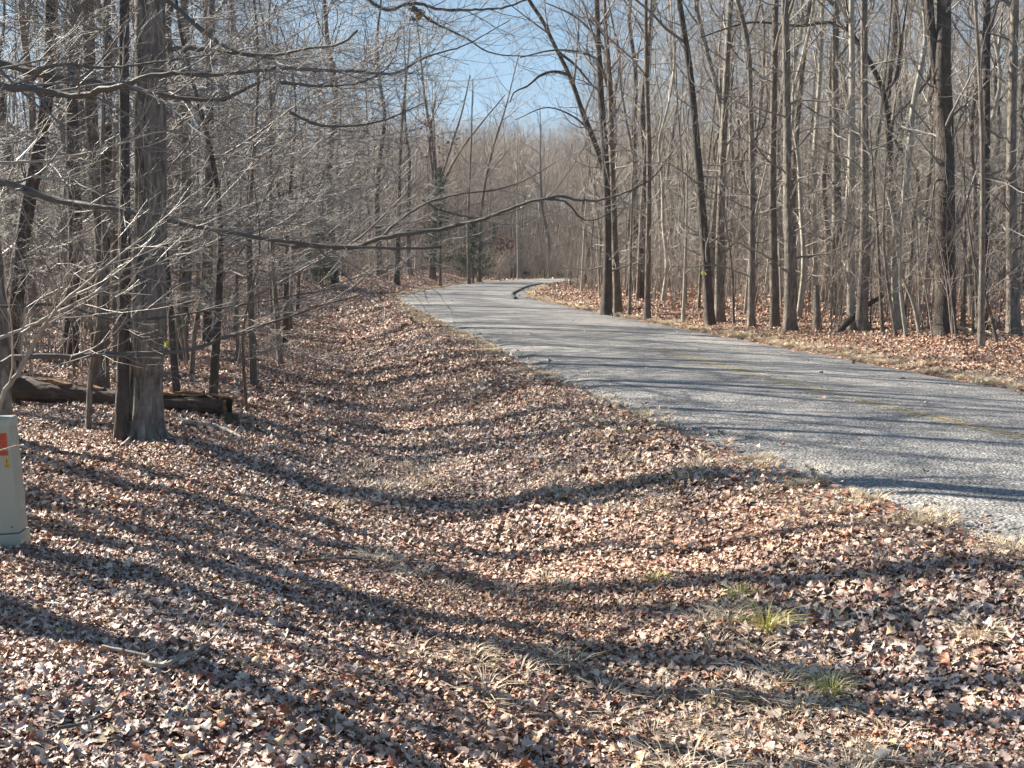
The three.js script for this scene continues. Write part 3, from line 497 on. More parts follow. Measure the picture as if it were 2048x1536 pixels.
function plantTagged(proto, name, noun, category, x, d, turn, k, tilt) {
  const depth = d < 30 ? 'close' : d < 50 ? 'midway' : d < 70 ? 'far back' : 'farthest back', label = `${proto.what} ${noun} ${depth}, ${band(x, d)}`;
  return plant(proto, name, x, d, turn, k, label, category, `${noun}s of the ${lateral(x, d).s > 0 ? 'left' : 'right'} woods`, tilt);
}
const counts = {}, A = [...named], B = [], C = [], D = [...named];
// woods on the left, in view
const POLE = [protoTree(8, 17, 0.17, 'dark', 0.5, 2, 0.4, 2), protoTree(9, 15, 0.13, 'grey', 0.45, 3, 0.8, 3), protoTree(10, 19, 0.2, 'dark', 0.5, 2, 0.5, 2)];
['dark sparse', 'grey leaning', 'thick sparse'].forEach((w, i) => { POLE[i].what = w; });
const SLIM = [TALL[1], TALL[3], TALL[5]];
counts.left = scatter(101, 1500, [-42, 2, 14, 88], (x, d, s, e) => s > 0 && e > (d > 50 ? 3.5 : 6) && inView(x, d, 1), 2.5, (x, d, r) => plantTagged(r() < 0.4 ? pick(POLE, r) : r() < 0.5 ? pick(SLIM, r) : pick(TALL, r), 'forest_tree', 'bare tree', 'tree', x, d, r() * 6.28, 0.8 + r() * 0.35, (r() - 0.5) * 0.1), A);
// woods on the left, outside the frame: they cast the long shadows
counts.leftOut = scatter(102, 700, [-48, -2, 0, 50], (x, d, s, e) => s > 0 && e > 6 && !inView(x, d, 1.2) && x < -4.2 && x > -12 - d * 0.8, 2.5, (x, d, r) => plant(pick(POLE, r), 'forest_tree', x, d, r() * 6.28, 0.8 + r() * 0.3, 'bare tree left of the view that throws a long shadow over the leaves', 'tree', 'trees left of the view', (r() - 0.5) * 0.06), A);
// woods on the right
counts.right = scatter(103, 2400, [2, 46, 17, 92], (x, d, s, e) => s < 0 && e > 2.6 && inView(x, d, 1.5), 1.95, (x, d, r) => plantTagged(r() < 0.6 ? pick(SLIM, r) : pick(TALL, r), 'forest_tree', 'bare tree', 'tree', x, d, r() * 6.28, 0.8 + r() * 0.35, (r() - 0.5) * 0.1), A);
// slender poles between them
counts.poleR = scatter(108, 1500, [3, 40, 20, 72], (x, d, s, e) => s < 0 && e > 1.9 && inView(x, d, 0.5), 1.5, (x, d, r) => plantTagged(pick(SLENDER, r), 'slender_tree', 'pole', 'tree', x, d, r() * 6.28, 0.8 + r() * 0.4, (r() - 0.5) * 0.12), D);
counts.poleL = scatter(109, 900, [-30, 1, 13, 78], (x, d, s, e) => s > 0 && e > (d > 50 ? 2.8 : 5.5) && inView(x, d, 0.5), 2.0, (x, d, r) => plantTagged(pick(SLENDER, r), 'slender_tree', 'pole', 'tree', x, d, r() * 6.28, 0.8 + r() * 0.4, (r() - 0.5) * 0.12), D);
// saplings and brush
counts.sapLeft = scatter(104, 700, [-22, 1, 15.5, 62], (x, d, s, e) => s > 0 && e > 4.2 && inView(x, d, 1.5), 2.3, (x, d, r) => plantTagged(pick(SAP, r), 'bare_sapling', 'sapling', 'sapling', x, d, r() * 6.28, 0.75 + r() * 0.4, (r() - 0.5) * 0.16), B);
counts.sapRight = scatter(105, 600, [4, 34, 20, 80], (x, d, s, e) => s < 0 && e > 2.2 && inView(x, d, 1), 2.4, (x, d, r) => plantTagged(pick(SAP, r), 'bare_sapling', 'sapling', 'sapling', x, d, r() * 6.28, 0.6 + r() * 0.35, (r() - 0.5) * 0.16), B);
counts.brushL = scatter(106, 700, [-26, 0, 15, 85], (x, d, s, e) => s > 0 && e > (d > 55 ? 2.5 : 5) && inView(x, d, 0), 1.7, (x, d, r) => plantTagged(pick(BRUSH, r), 'brush', 'brush', 'shrub', x, d, r() * 6.28, 0.7 + r() * 0.6), C);
counts.brushR = scatter(107, 1100, [3, 38, 22, 92], (x, d, s, e) => s < 0 && e > 1.9 && inView(x, d, 0), 1.45, (x, d, r) => plantTagged(pick(BRUSH, r), 'brush', 'brush', 'shrub', x, d, r() * 6.28, 0.7 + r() * 0.6), C);
{ // things that would share a label are told apart by their order across the view
  const same = {};
  for (const o of scene.children) if (o.userData.label && o.userData.group?.endsWith('woods')) (same[o.userData.label] ??= []).push(o);
  const nth = ['leftmost', 'second from left', 'third from left', 'fourth from left', 'fifth from left', 'sixth from left', 'seventh from left', 'eighth from left', 'ninth from left', 'tenth from left'];
  for (const [label, list] of Object.entries(same)) if (list.length > 1) list.sort((a, b) => column(a.position.x, -a.position.z) - column(b.position.x, -b.position.z)).forEach((o, i) => { o.userData.label = `${label}, ${i === list.length - 1 ? 'rightmost' : nth[Math.min(i, 9)]}`; });
}
// the far woods: one mass each
function woods(name, label, seed, protos, n, box, ok, k) {
  const g = mergeGeometries(protos.flatMap((p, i) => [p.trunk, p.crown].map((q) => q.clone().translate(i * 2.1 - 2, 0, (i % 2) * 1.7)))), rng = rngOf(seed), spots = [];
  for (let q = 0; q < n * 8 && spots.length < n; q++) { const x = lerp(box[0], box[1], rng()), d = lerp(box[2], box[3], rng()), l = lateral(x, d); if (Math.abs(l.s) - ROAD_W / 2 > 4 && ok(x, d, l.s)) spots.push([x, d, rng() * 6.28, k * (0.8 + rng() * 0.4)]); }
  const m = new THREE.InstancedMesh(g, M.twig, spots.length), mat = new THREE.Matrix4(), c = new THREE.Color();
  spots.forEach(([x, d, a, s], i) => { mat.compose(V(x, heightAt(x, d), -d), new THREE.Quaternion().setFromAxisAngle(V(0, 1, 0), a), V(s, s, s)); m.setMatrixAt(i, mat); const v = 0.8 + rng() * 0.6; m.setColorAt(i, c.setRGB(v * 1.25, v * 1.1, v * 0.95)); });
  m.name = name; scene.add(m);
  return tag(m, label, 'woods', null, 'stuff');
}
woods('far_woods', 'grey mass of bare woods far off on the left', 201, [TALL[0], TALL[5]], 300, [-105, -6, 82, 210], (x, d, s) => s > 0 && inView(x, d, 6), 0.8);
woods('far_woods_001', 'brownish mass of bare woods beyond the far bend of the road', 202, [TALL[1], TALL[3]], 1000, [-20, 75, 108, 230], (x, d, s) => s > 0 && inView(x, d, 6), 0.85);
woods('far_woods_002', 'grey mass of bare woods far back on the right', 203, [TALL[4], TALL[6]], 270, [4, 110, 85, 240], (x, d, s) => s < 0 && inView(x, d, 6), 0.74);
woods('far_brush', 'low brown brush in front of the far woods', 204, [BRUSH[0], BRUSH[1], BRUSH[2]], 900, [-60, 75, 84, 190], (x, d, s) => inView(x, d, 3), 1.5);
console.log(JSON.stringify(counts));

// ------------------------------------------------------------------ leaf litter
function leafGeometry(seed, lobed, wide) {
  const rng = rngOf(seed), n = 8, p = [], idx = [], bend = (rng() - 0.3) * 1.6, curl = 0.55 + rng() * 1.7, twist = (rng() - 0.5) * 1.2;
  for (let k = 0; k <= n; k++) {
    const t = k / n, env = Math.pow(Math.sin(Math.PI * Math.pow(t, 0.85)), 0.6) * wide, w = Math.max(0.02, env * (lobed ? (k % 2 ? 1.1 : 0.7) : 1)), z = Math.sin(t * 3) * bend * 0.18, a = twist * (t - 0.5);
    for (const s of [-1, 0, 1]) { const y = s * w * (0.8 + rng() * 0.4), up = z + curl * Math.abs(y) * Math.abs(y) * 1.6 + (rng() - 0.5) * 0.012; p.push(t - 0.5 - (lobed && s ? 0.05 : 0), up * Math.cos(a) + y * Math.sin(a), y * Math.cos(a) - up * Math.sin(a)); }
  }
  for (let k = 0; k < n; k++) for (const o of [0, 1]) { const a = k * 3 + o; idx.push(a, a + 1, a + 3, a + 1, a + 4, a + 3); }
  const g = new THREE.BufferGeometry(); g.setAttribute('position', new THREE.Float32BufferAttribute(p, 3)); g.setIndex(idx); g.computeVertexNormals();
  return g;
}
const leafGeos = [leafGeometry(1, true, 0.36), leafGeometry(2, true, 0.42), leafGeometry(3, false, 0.3), leafGeometry(4, true, 0.46), leafGeometry(5, false, 0.36), leafGeometry(6, true, 0.4), leafGeometry(7, false, 0.42), leafGeometry(8, true, 0.34)];
const leafMat = new THREE.MeshStandardMaterial({ color: 0xffffff, roughness: 0.6, side: THREE.DoubleSide });
const LEAF = [[0.54, 0.44, 0.345, 20], [0.46, 0.355, 0.29, 22], [0.32, 0.23, 0.175, 20], [0.26, 0.155, 0.11, 12], [0.30, 0.13, 0.085, 6], [0.44, 0.38, 0.33, 7], [0.40, 0.16, 0.08, 2], [0.15, 0.105, 0.085, 12], [0.5, 0.36, 0.2, 4]];
const LEAF_SUM = LEAF.reduce((a, b) => a + b[3], 0);
function leafColor(r, red = 0) { let q = r() * LEAF_SUM; for (const l of LEAF) { q -= l[3]; if (q <= 0) { const v = 0.92 + r() * 0.32; return [l[0] * v, l[1] * v * (1 - red * 0.13), l[2] * v * (1.05 - red * 0.26)]; } } return LEAF[0]; }
const e1 = new THREE.Euler(), q1 = new THREE.Quaternion(), m1 = new THREE.Matrix4(), n1 = V(), UPV = V(0, 1, 0), q2 = new THREE.Quaternion();
function leafMatrix(x, d, size, r, lift = 0.012) {
  const y = heightAt(x, d), hx = heightAt(x + 0.15, d) - y, hd = heightAt(x, d + 0.15) - y;
  n1.set(-hx / 0.15, 1, hd / 0.15).normalize(); q2.setFromUnitVectors(UPV, n1);
  const tilt = r() < 0.2 ? 0.8 : 0.34;
  e1.set((r() - 0.5) * 2 * tilt, r() * 6.28, (r() - 0.5) * 2 * tilt + (r() < 0.35 ? Math.PI : 0), 'YXZ'); q1.setFromEuler(e1).premultiply(q2);
  return m1.compose(V(x, y + lift + r() * 0.045, -d), q1, V(size, size, size * (0.8 + r() * 0.4)));
}
{ // nearest leaves, one by one, then the mass
  const rng = rngOf(777), spots = [];
  for (let k = 0; k < 300; k++) { const d = 4.15 + rng() * rng() * 2.4, x = (rng() - 0.5) * 0.84 * d; spots.push([x, d]); }
  const lm = LEAF.map((l) => new THREE.MeshStandardMaterial({ color: new THREE.Color(l[0] * 1.05, l[1] * 1.05, l[2] * 1.05), roughness: 0.6, side: THREE.DoubleSide }));
  for (const [x, d] of spots) { const m = new THREE.Mesh(pick(leafGeos, rng), lm[Math.floor(rng() * lm.length)]); m.name = numbered('leaf'); m.applyMatrix4(leafMatrix(x, d, 0.045 + rng() * 0.045, rng, 0.03)); ground.add(m); }
}
const leafLists = leafGeos.map(() => []);
function strew(seed, d0, d1, density, size) {
  const rng = rngOf(seed), m = 0.5 + d0 * 0.02, A = 0.45 * (d1 * d1 - d0 * d0) + 2 * m * (d1 - d0), n = Math.round(A * density);
  for (let k = 0; k < n; k++) {
    const d = Math.sqrt(lerp(d0 * d0, d1 * d1, rng())), x = (rng() * 2 - 1) * (0.45 * d + m), l = lateral(x, d), e = Math.abs(l.s) - ROAD_W / 2;
    if (e < 0.05) { if (rng() > 0.0006 * (1 + 80 * Math.exp(e * 4))) continue; } else if (e < 0.7 && rng() > 0.08 + e * 1.3) continue;
    const clump = fbm(x * 0.8, d * 0.8, 50, 3); if (rng() > 0.55 + clump * 0.9) continue;
    const s = size * (0.6 + Math.pow(rng(), 3) * 1.3) * (vnoise(x * 0.6, d * 0.6, 44) * 0.5 + 0.75);
    leafLists[Math.floor(rng() * leafGeos.length)].push([leafMatrix(x, d, s, rng).clone(), leafColor(rng, l.s < 0 ? 1 : vnoise(x * 0.5, d * 0.5, 71))]);
  }
}
strew(801, 3.2, 8, 3800, 0.034);
strew(802, 8, 16, 1700, 0.041);
strew(803, 16, 32, 560, 0.053);
strew(804, 32, 64, 105, 0.09);
strew(805, 64, 110, 18, 0.14);
{
  const litter = new THREE.Group(); litter.name = 'leaf_litter'; scene.add(litter); tag(litter, 'brown and tan fallen leaves covering the ditch, banks and forest floor', 'leaf litter', null, 'stuff');
  let total = 0;
  leafLists.forEach((list, k) => {
    const im = new THREE.InstancedMesh(leafGeos[k], leafMat, list.length), c = new THREE.Color(); im.name = 'leaves'; im.userData.kind = 'stuff';
    list.forEach(([m, col], i) => { im.setMatrixAt(i, m); im.setColorAt(i, c.setRGB(...col)); });
    litter.add(im); total += list.length;
  });
  console.log('leaves', total);
}

// ------------------------------------------------------------------ grass
function tuft(rng, n, h, spread) {
  const p = [], idx = [];
  for (let k = 0; k < n; k++) {
    const a = rng() * 6.28, r = rng() * spread * 0.35, x = Math.cos(a) * r, z = Math.sin(a) * r, hh = h * (0.5 + rng() * 0.6), lx = Math.cos(a) * spread * (0.3 + rng()), lz = Math.sin(a) * spread * (0.3 + rng()), w = 0.0022 + rng() * 0.002, b = p.length / 3, sx = -Math.sin(a) * w, sz = Math.cos(a) * w;
    for (let j = 0; j < 4; j++) { const t = j / 3, k2 = 1 - t * 0.85; p.push(x + lx * t * t + sx * k2, hh * (t - 0.35 * t * t * t), z + lz * t * t + sz * k2, x + lx * t * t - sx * k2, hh * (t - 0.35 * t * t * t), z + lz * t * t - sz * k2); }
    for (let j = 0; j < 3; j++) { const q = b + j * 2; idx.push(q, q + 1, q + 2, q + 1, q + 3, q + 2); }
  }
  const g = new THREE.BufferGeometry(); g.setAttribute('position', new THREE.Float32BufferAttribute(p, 3)); g.setIndex(idx); g.computeVertexNormals(); return g;
}
const strawMat = new THREE.MeshStandardMaterial({ color: new THREE.Color(0.62, 0.52, 0.37), roughness: 0.7, side: THREE.DoubleSide });
const greenMat = new THREE.MeshStandardMaterial({ color: new THREE.Color(0.5, 0.47, 0.15), roughness: 0.6, side: THREE.DoubleSide });
{
  const rng = rngOf(900), g = tuft(rng, 26, 0.115, 0.13), list = [], c = new THREE.Color();
  for (let k = 0; k < 24000; k++) {
    const i = 30 + rng() * 190, q = line[Math.floor(i)], right = rng() < 0.5, e = Math.pow(rng(), 1.6) * (right ? 1.1 : 0.6) - 0.03, w = right ? ROAD_W + e : -e, x = q.x + q.nx * w + (rng() - 0.5) * 0.3, d = q.d + q.nd * w + (rng() - 0.5) * 0.5;
    if (fbm(d * 0.6, right ? 1 : 7, 303, 3) < 0.27 + e * 0.25) continue;
    const s = (0.5 + rng() * 0.8) * (right ? 1 : 0.72); list.push([x, d, s, rng()]);
  }
  for (let k = 0; k < 5200; k++) { const d = 4 + rng() * 22, x = (rng() - 0.3) * 0.8 * d, l = lateral(x, d); if (l.s < ROAD_W / 2 + 0.3 || l.s > ROAD_W / 2 + 3.6 || fbm(x * 0.8, d * 0.8, 555, 3) < 0.47) continue; list.push([x, d, 0.6 + rng() * 0.9, rng()]); }
  const im = new THREE.InstancedMesh(g, strawMat, list.length);
  list.forEach(([x, d, s, r], i) => { im.setMatrixAt(i, m1.compose(V(x, heightAt(x, d) - 0.005, -d), q1.setFromAxisAngle(UPV, r * 6.28), V(s, s * (0.7 + r * 0.6), s))); const v = 0.75 + r * 0.5; im.setColorAt(i, c.setRGB(v, v * (0.96 + r * 0.05), v * (0.9 + r * 0.12))); });
  im.name = 'dry_grass'; scene.add(im); tag(im, 'pale dry grass fringing both edges of the road', 'grass', null, 'stuff');
  [[1532, 1268, 0.23, 'bright green grass tuft standing out of the leaves near the road bank'], [1478, 1208, 0.162, 'small yellow-green grass tuft up and left of the bright green one'], [1310, 1172, 0.135, 'small green grass sprig at the left foot of the road bank'], [1660, 1400, 0.176, 'dull grass tuft below the bright green one, half covered by leaves'], [1960, 1290, 0.189, 'straw-coloured grass tuft on the leafy bank near the right margin']].forEach(([x, y, h, label], k) => {
    const p = onGround(x, y), m = top('grass_tuft', tuft(rngOf(950 + k), 110, h, h * 0.9), k === 4 ? strawMat : greenMat, label, 'grass'); m.position.copy(p);
  });
}
{ // gravel along the near edge
  const rng = rngOf(960), g = new THREE.IcosahedronGeometry(1, 0), list = [], c = new THREE.Color();
  for (let k = 0; k < 5000; k++) { const i = 30 + rng() * 70, q = line[Math.floor(i)], w = -0.18 + (rng() + rng() - 1) * 0.3, x = q.x + q.nx * w + (rng() - 0.5) * 0.3, d = q.d + q.nd * w + (rng() - 0.5) * 0.4; list.push([x, d, 0.006 + rng() * rng() * 0.02]); }
  const im = new THREE.InstancedMesh(g, new THREE.MeshStandardMaterial({ color: 0xffffff, roughness: 0.8 }), list.length);
  list.forEach(([x, d, s], i) => { im.setMatrixAt(i, m1.compose(V(x, heightAt(x, d) + s * 0.3 + 0.008, -d), q1.setFromEuler(e1.set(rng() * 6, rng() * 6, rng() * 6)), V(s, s * 0.6, s * 0.8))); const v = 0.16 + rng() * 0.28; im.setColorAt(i, c.setRGB(v, v * 0.97, v * 0.94)); });
  im.name = 'gravel'; scene.add(im); tag(im, 'loose grey gravel along the near edge of the road', 'gravel', null, 'stuff');
}

// ------------------------------------------------------------------ utility pedestal
{
  const foot = onGround(10, 1104), D = -foot.z, k = D / FOCAL, w = 0.27, hgt = 0.9;
  const t = thing('utility_pedestal', 'pale green-grey utility pedestal with an orange warning sticker at the left margin', 'utility box', V(at(50, 1100, D).x - w / 2 - 0.04, foot.y - 0.03, foot.z - 0.1));
  t.rotation.set(0, 0.1, 0.035);
  const paint = new THREE.MeshPhysicalMaterial({ color: new THREE.Color(0.37, 0.38, 0.3), roughness: 0.55, clearcoat: 0.15, bumpMap: dataTexture(128, 128, (x, y) => { const v = fbm(x / 16, y / 16, 3, 3, 8, 8); return [v, v, v]; }), bumpScale: 0.0012 });
  const taper = (g, f) => { const p = g.attributes.position; for (let i = 0; i < p.count; i++) { const s = lerp(1, f, clamp(p.getY(i) / hgt, 0, 1)); p.setX(i, p.getX(i) * s); p.setZ(i, p.getZ(i) * s); } g.computeVertexNormals(); return g; };
  part('base', taper(new RoundedBoxGeometry(w + 0.012, 0.16, 0.232, 3, 0.008).translate(0, 0.07, 0), 0.88), paint, t);
  part('body', taper(new RoundedBoxGeometry(w, hgt - 0.16, 0.22, 4, 0.012).translate(0, 0.155 + (hgt - 0.16) / 2, 0), 0.88), paint, t);
  const lid = part('lid', new RoundedBoxGeometry(w * 0.885 + 0.012, 0.07, 0.206, 4, 0.016).translate(0, hgt + 0.018, 0), new THREE.MeshPhysicalMaterial({ color: new THREE.Color(0.38, 0.42, 0.35), roughness: 0.42 }), t);
  const sticker = (W, H, draw) => { const c = document.createElement('canvas'); c.width = W; c.height = H; draw(c.getContext('2d'), W, H); const q = new THREE.CanvasTexture(c); q.colorSpace = THREE.SRGBColorSpace; return new THREE.MeshStandardMaterial({ map: q, roughness: 0.5 }); };
  const orange = sticker(128, 256, (x, W, H) => {
    x.fillStyle = '#c8502c'; x.fillRect(0, 0, W, H); x.fillStyle = '#7c2c1a';
    for (let j = 0; j < 6; j++) x.fillRect(14, 14 + j * 11, W - 28 - (j % 3) * 12, 5);
    x.strokeStyle = '#8a2f1c'; x.lineWidth = 9; x.beginPath(); x.arc(W / 2, 135, 38, 0, 6.3); x.stroke(); x.beginPath(); x.moveTo(W / 2 - 26, 109); x.lineTo(W / 2 + 26, 161); x.stroke();
    x.lineWidth = 7; x.beginPath(); x.moveTo(W / 2 - 4, 112); x.lineTo(W / 2 - 4, 140); x.lineTo(W / 2 + 14, 160); x.stroke();
    for (let j = 0; j < 4; j++) x.fillRect(14, 192 + j * 14, W - 28 - (j % 2) * 18, 6);
  });
  const yellow = sticker(64, 128, (x, W, H) => { x.fillStyle = '#c8a13a'; x.fillRect(0, 0, W, H); x.fillStyle = '#4a3c1c'; x.beginPath(); x.arc(W / 2, 22, 9, 0, 6.3); x.fill(); x.fillRect(W / 2 - 6, 32, 12, 34); x.fillRect(8, 84, W - 16, 8); x.fillRect(8, 102, W - 24, 8); });
  // on the front face, which leans a little with the taper
  const onFace = (g, x, y) => { const zf = 0.11 * lerp(1, 0.88, y / hgt) + 0.0025; return g.rotateX(-Math.atan(0.11 * 0.12 / hgt)).translate(x, y, zf); };
  part('warning_sticker', onFace(new THREE.BoxGeometry(0.066, 0.155, 0.001), 0.068, 0.775), orange, t);
  part('small_sticker', onFace(new THREE.BoxGeometry(0.034, 0.066, 0.001), 0.088, 0.645), yellow, t);
  const dark = new THREE.MeshStandardMaterial({ color: new THREE.Color(0.12, 0.12, 0.11), roughness: 0.5, metalness: 0.6 });
  part('bolt', onFace(new THREE.CylinderGeometry(0.007, 0.007, 0.006, 12).rotateX(Math.PI / 2), 0.088, 0.2), dark, t);
  part('latch', onFace(new THREE.CylinderGeometry(0.009, 0.009, 0.008, 12).rotateX(Math.PI / 2), -0.01, 0.135), dark, t);
  part('slot', onFace(new THREE.BoxGeometry(0.005, 0.07, 0.003), -0.01, 0.085), dark, t);
}

// ------------------------------------------------------------------ fallen log and dead wood
const rotMap = barkTextures(131, 7, 3, [0.30, 0.26, 0.23], [0.5, 0.42, 0.35], 0.6);
{
  const a = onGround(452, 838), D = -a.z, A = a.clone(), B = onGround(40, 812), base = A.clone().lerp(B, 0.5), rng = rngOf(1200), g = new Geo();
  const t = thing('fallen_log', 'rotting fallen log lying behind the stout furrowed trunk', 'log', base);
  const r = 0.155, ax = B.clone().sub(A), p = []; for (let k = 0; k <= 46; k++) { const u = k / 46; p.push(A.clone().addScaledVector(ax, u * 1.02 - 0.01).add(V(0, r * 0.85 + 0.015 * Math.sin(u * 9) + u * u * 0.1, 0)).sub(base)); }
  g.tube(p, p.map((_, k) => r * (0.95 + 0.18 * k / 46)), 30, (ang, len, u) => 0.93 + 0.5 * (fbm(Math.cos(ang) * 2.2 + 5, len * 1.7 + Math.sin(ang) * 2.2, 66, 4) - 0.45) + 0.1 * (vnoise(Math.cos(ang) * 6 + 9, len * 1.1 + Math.sin(ang) * 6, 67) - 0.5) - (u < 0.03 ? 0.1 * rng() : 0));
  part('body', g.build(true), barkMat(rotMap, [0.55, 0.5, 0.46], 0.03), t);
  const wood = barkMat(barkTextures(151, 12, 3, [0.55, 0.42, 0.3], [0.78, 0.66, 0.5], 0), [0.85, 0.72, 0.58], 0.01);
  for (const u of [0.02, 0.985]) { const c = p[Math.round(u * 46)], e = new THREE.CircleGeometry(r * 0.98, 24), q = e.attributes.position; for (let i = 0; i < q.count; i++) q.setZ(i, (fbm(q.getX(i) * 22 + 4, q.getY(i) * 22 + 4, 70, 3) - 0.5) * 0.09); e.computeVertexNormals(); e.lookAt(u < 0.5 ? ax.clone().negate() : ax); e.translate(c.x, c.y, c.z); part('broken_end', e, wood, t); }
  for (let k = 0; k < 9; k++) {                                       // slabs of loose wood on its top
    const u = k < 5 ? 0.62 + k * 0.08 : 0.03 + (k - 5) * 0.09, c = p[Math.min(45, Math.round(u * 46))], L = 0.3 + rng() * 0.35, s = new THREE.BoxGeometry(L, 0.02 + rng() * 0.02, 0.05 + rng() * 0.09, 10, 1, 2), q = s.attributes.position;
    for (let i = 0; i < q.count; i++) { const f = Math.abs(q.getX(i)) / L * 2; q.setY(i, q.getY(i) * (1.05 - f * 0.6) + (vnoise(q.getX(i) * 14, q.getZ(i) * 14, k) - 0.5) * 0.03); q.setZ(i, q.getZ(i) * (1.1 - f * 0.6)); }
    s.computeVertexNormals(); s.rotateY(Math.atan2(-ax.z, ax.x) + (rng() - 0.5) * 0.2); s.rotateZ((rng() - 0.5) * 0.2); s.translate(c.x, c.y + r * 0.94, c.z + (rng() - 0.5) * 0.12);
    part('wood_slab', s, wood, t);
  }
}
function stick(name, label, px, w, mat, lift = 0.02, twigs = 0, cat = 'branch') {
  const rng = rngOf(Math.round(px[0][0] * 3 + px[0][1])), pts = px.map(([x, y, up]) => { const p = onGround(x, y); p.y += lift + 0.045 + (up ?? 0); return p; }), D = -pts[0].z, base = onGround(...px[0]), n = 14, path = trunkPath(pts.map((p) => p.sub(base)), n), r = w / 2 * D / FOCAL, rad = Array.from({ length: n + 1 }, (_, k) => lerp(r, r * 0.45, k / n) * (1 + 0.12 * Math.sin(k * 1.7))), g = new Geo(), t = thing(name, label, cat, base);
  g.tube(path, rad, 9); part('stem', g.build(), mat, t);
  if (twigs) { const c = new Geo(); branch([c], path, rad, [{ n: twigs, from: 0.2, to: 1, ang: [0.4, 0.9], len: [0.2, 0.45], up: 0.03, wob: 0.3, segs: 5, sides: 5, ratio: 0.5, min: 0.003 }, { n: 2, from: 0.3, to: 1, ang: [0.4, 0.9], len: [0.3, 0.5], up: 0.02, wob: 0.3, segs: 3, sides: 4, ratio: 0.7, min: 0.002 }], 0, rng); part('twigs', c.build(), mat, t); }
  return t;
}
stick('dead_branch', 'pale barkless branch lying on the leaves right of the stout furrowed trunk', [[357, 852], [400, 858], [440, 866], [482, 884]], 11, M.paleBark);
stick('dead_branch', 'pale forked stick lying across the leaves at the lower left', [[285, 1352], [318, 1362], [360, 1345], [400, 1328], [438, 1302, 0.03]], 11, M.paleBark, 0.03, 4);
stick('dead_branch', 'short grey stick left of the pale forked one, lower left', [[205, 1322], [250, 1330], [300, 1340]], 9, M.paleBark, 0.03, 2);
stick('dead_branch', 'dark curved branch lying on the leaves near the bottom left', [[120, 1490], [170, 1480], [215, 1455], [260, 1400, 0.05]], 8, M.limb, 0.03, 3);
stick('dead_branch', 'dark low branch on the shaded leaves in the middle foreground', [[590, 1146], [640, 1140], [690, 1136], [740, 1140]], 9, M.limb, 0.03, 3);
stick('dead_branch', 'small pale stick on the leaves at the lower right', [[1715, 1348], [1735, 1336], [1750, 1328]], 8, M.paleBark, 0.03);
stick('dead_branch', 'pale fallen branches at the foot of the trunk at the right margin', [[1905, 672, 0.1], [1935, 668], [1975, 684, 0.1], [2010, 690]], 6, M.paleBark, 0.05, 4);
stick('dead_branch', 'dead branch lying at the foot of the mossy root flare', [[245, 905], [275, 880, 0.03], [300, 870, 0.1]], 6, M.paleBark, 0.03, 5);
stick('dead_branch', 'pale dead limb lying across the bank in the left distance', [[520, 660], [580, 640], [640, 622], [680, 602]], 6, M.paleBark, 0.08, 4);
{ const p = onGround(460, 850), g = new THREE.CylinderGeometry(0.1, 0.17, 0.2, 20, 6), q = g.attributes.position; for (let i = 0; i < q.count; i++) { const a = Math.atan2(q.getZ(i), q.getX(i)), f = 1 + 0.25 * (vnoise(a * 2 + 9, q.getY(i) * 8, 4) - 0.5) ; q.setX(i, q.getX(i) * f); q.setZ(i, q.getZ(i) * f); if (q.getY(i) > 0.08) q.setY(i, 0.1 + 0.06 * (vnoise(q.getX(i) * 20, q.getZ(i) * 20, 6) - 0.5)); } g.computeVertexNormals(); const m = top('stump', g, barkMat(rotMap, [0.5, 0.5, 0.4], 0.02), 'low mossy stump at the right end of the fallen log', 'stump'); m.position.set(p.x, p.y + 0.03, p.z); }
{ // small sticks everywhere
  const rng = rngOf(1300), g = new THREE.CylinderGeometry(0.55, 1, 1, 5, 3).rotateZ(Math.PI / 2), list = [];
  { const p = g.attributes.position; for (let i = 0; i < p.count; i++) { p.setY(i, p.getY(i) + 3 * Math.sin(p.getX(i) * 4) * 0.5); } }
  for (let k = 0; k < 1500; k++) { const d = 4 + rng() * 30, x = (rng() - 0.5) * 0.9 * d, l = lateral(x, d); if (Math.abs(l.s) < ROAD_W / 2 + 0.3) continue; list.push([x, d, 0.1 + rng() * rng() * 0.5, 0.0022 + rng() * 0.0035]); }
  const im = new THREE.InstancedMesh(g, M.twigPale, list.length);
  list.forEach(([x, d, L, r], i) => { im.setMatrixAt(i, m1.compose(V(x, heightAt(x, d) + 0.045, -d), q1.setFromEuler(e1.set(0, rng() * 6.28, (rng() - 0.5) * 0.3, 'YXZ')), V(L, r, r))); });
  im.name = 'twig_litter'; scene.add(im); tag(im, 'small broken twigs strewn over the fallen leaves', 'twigs', null, 'stuff');
}

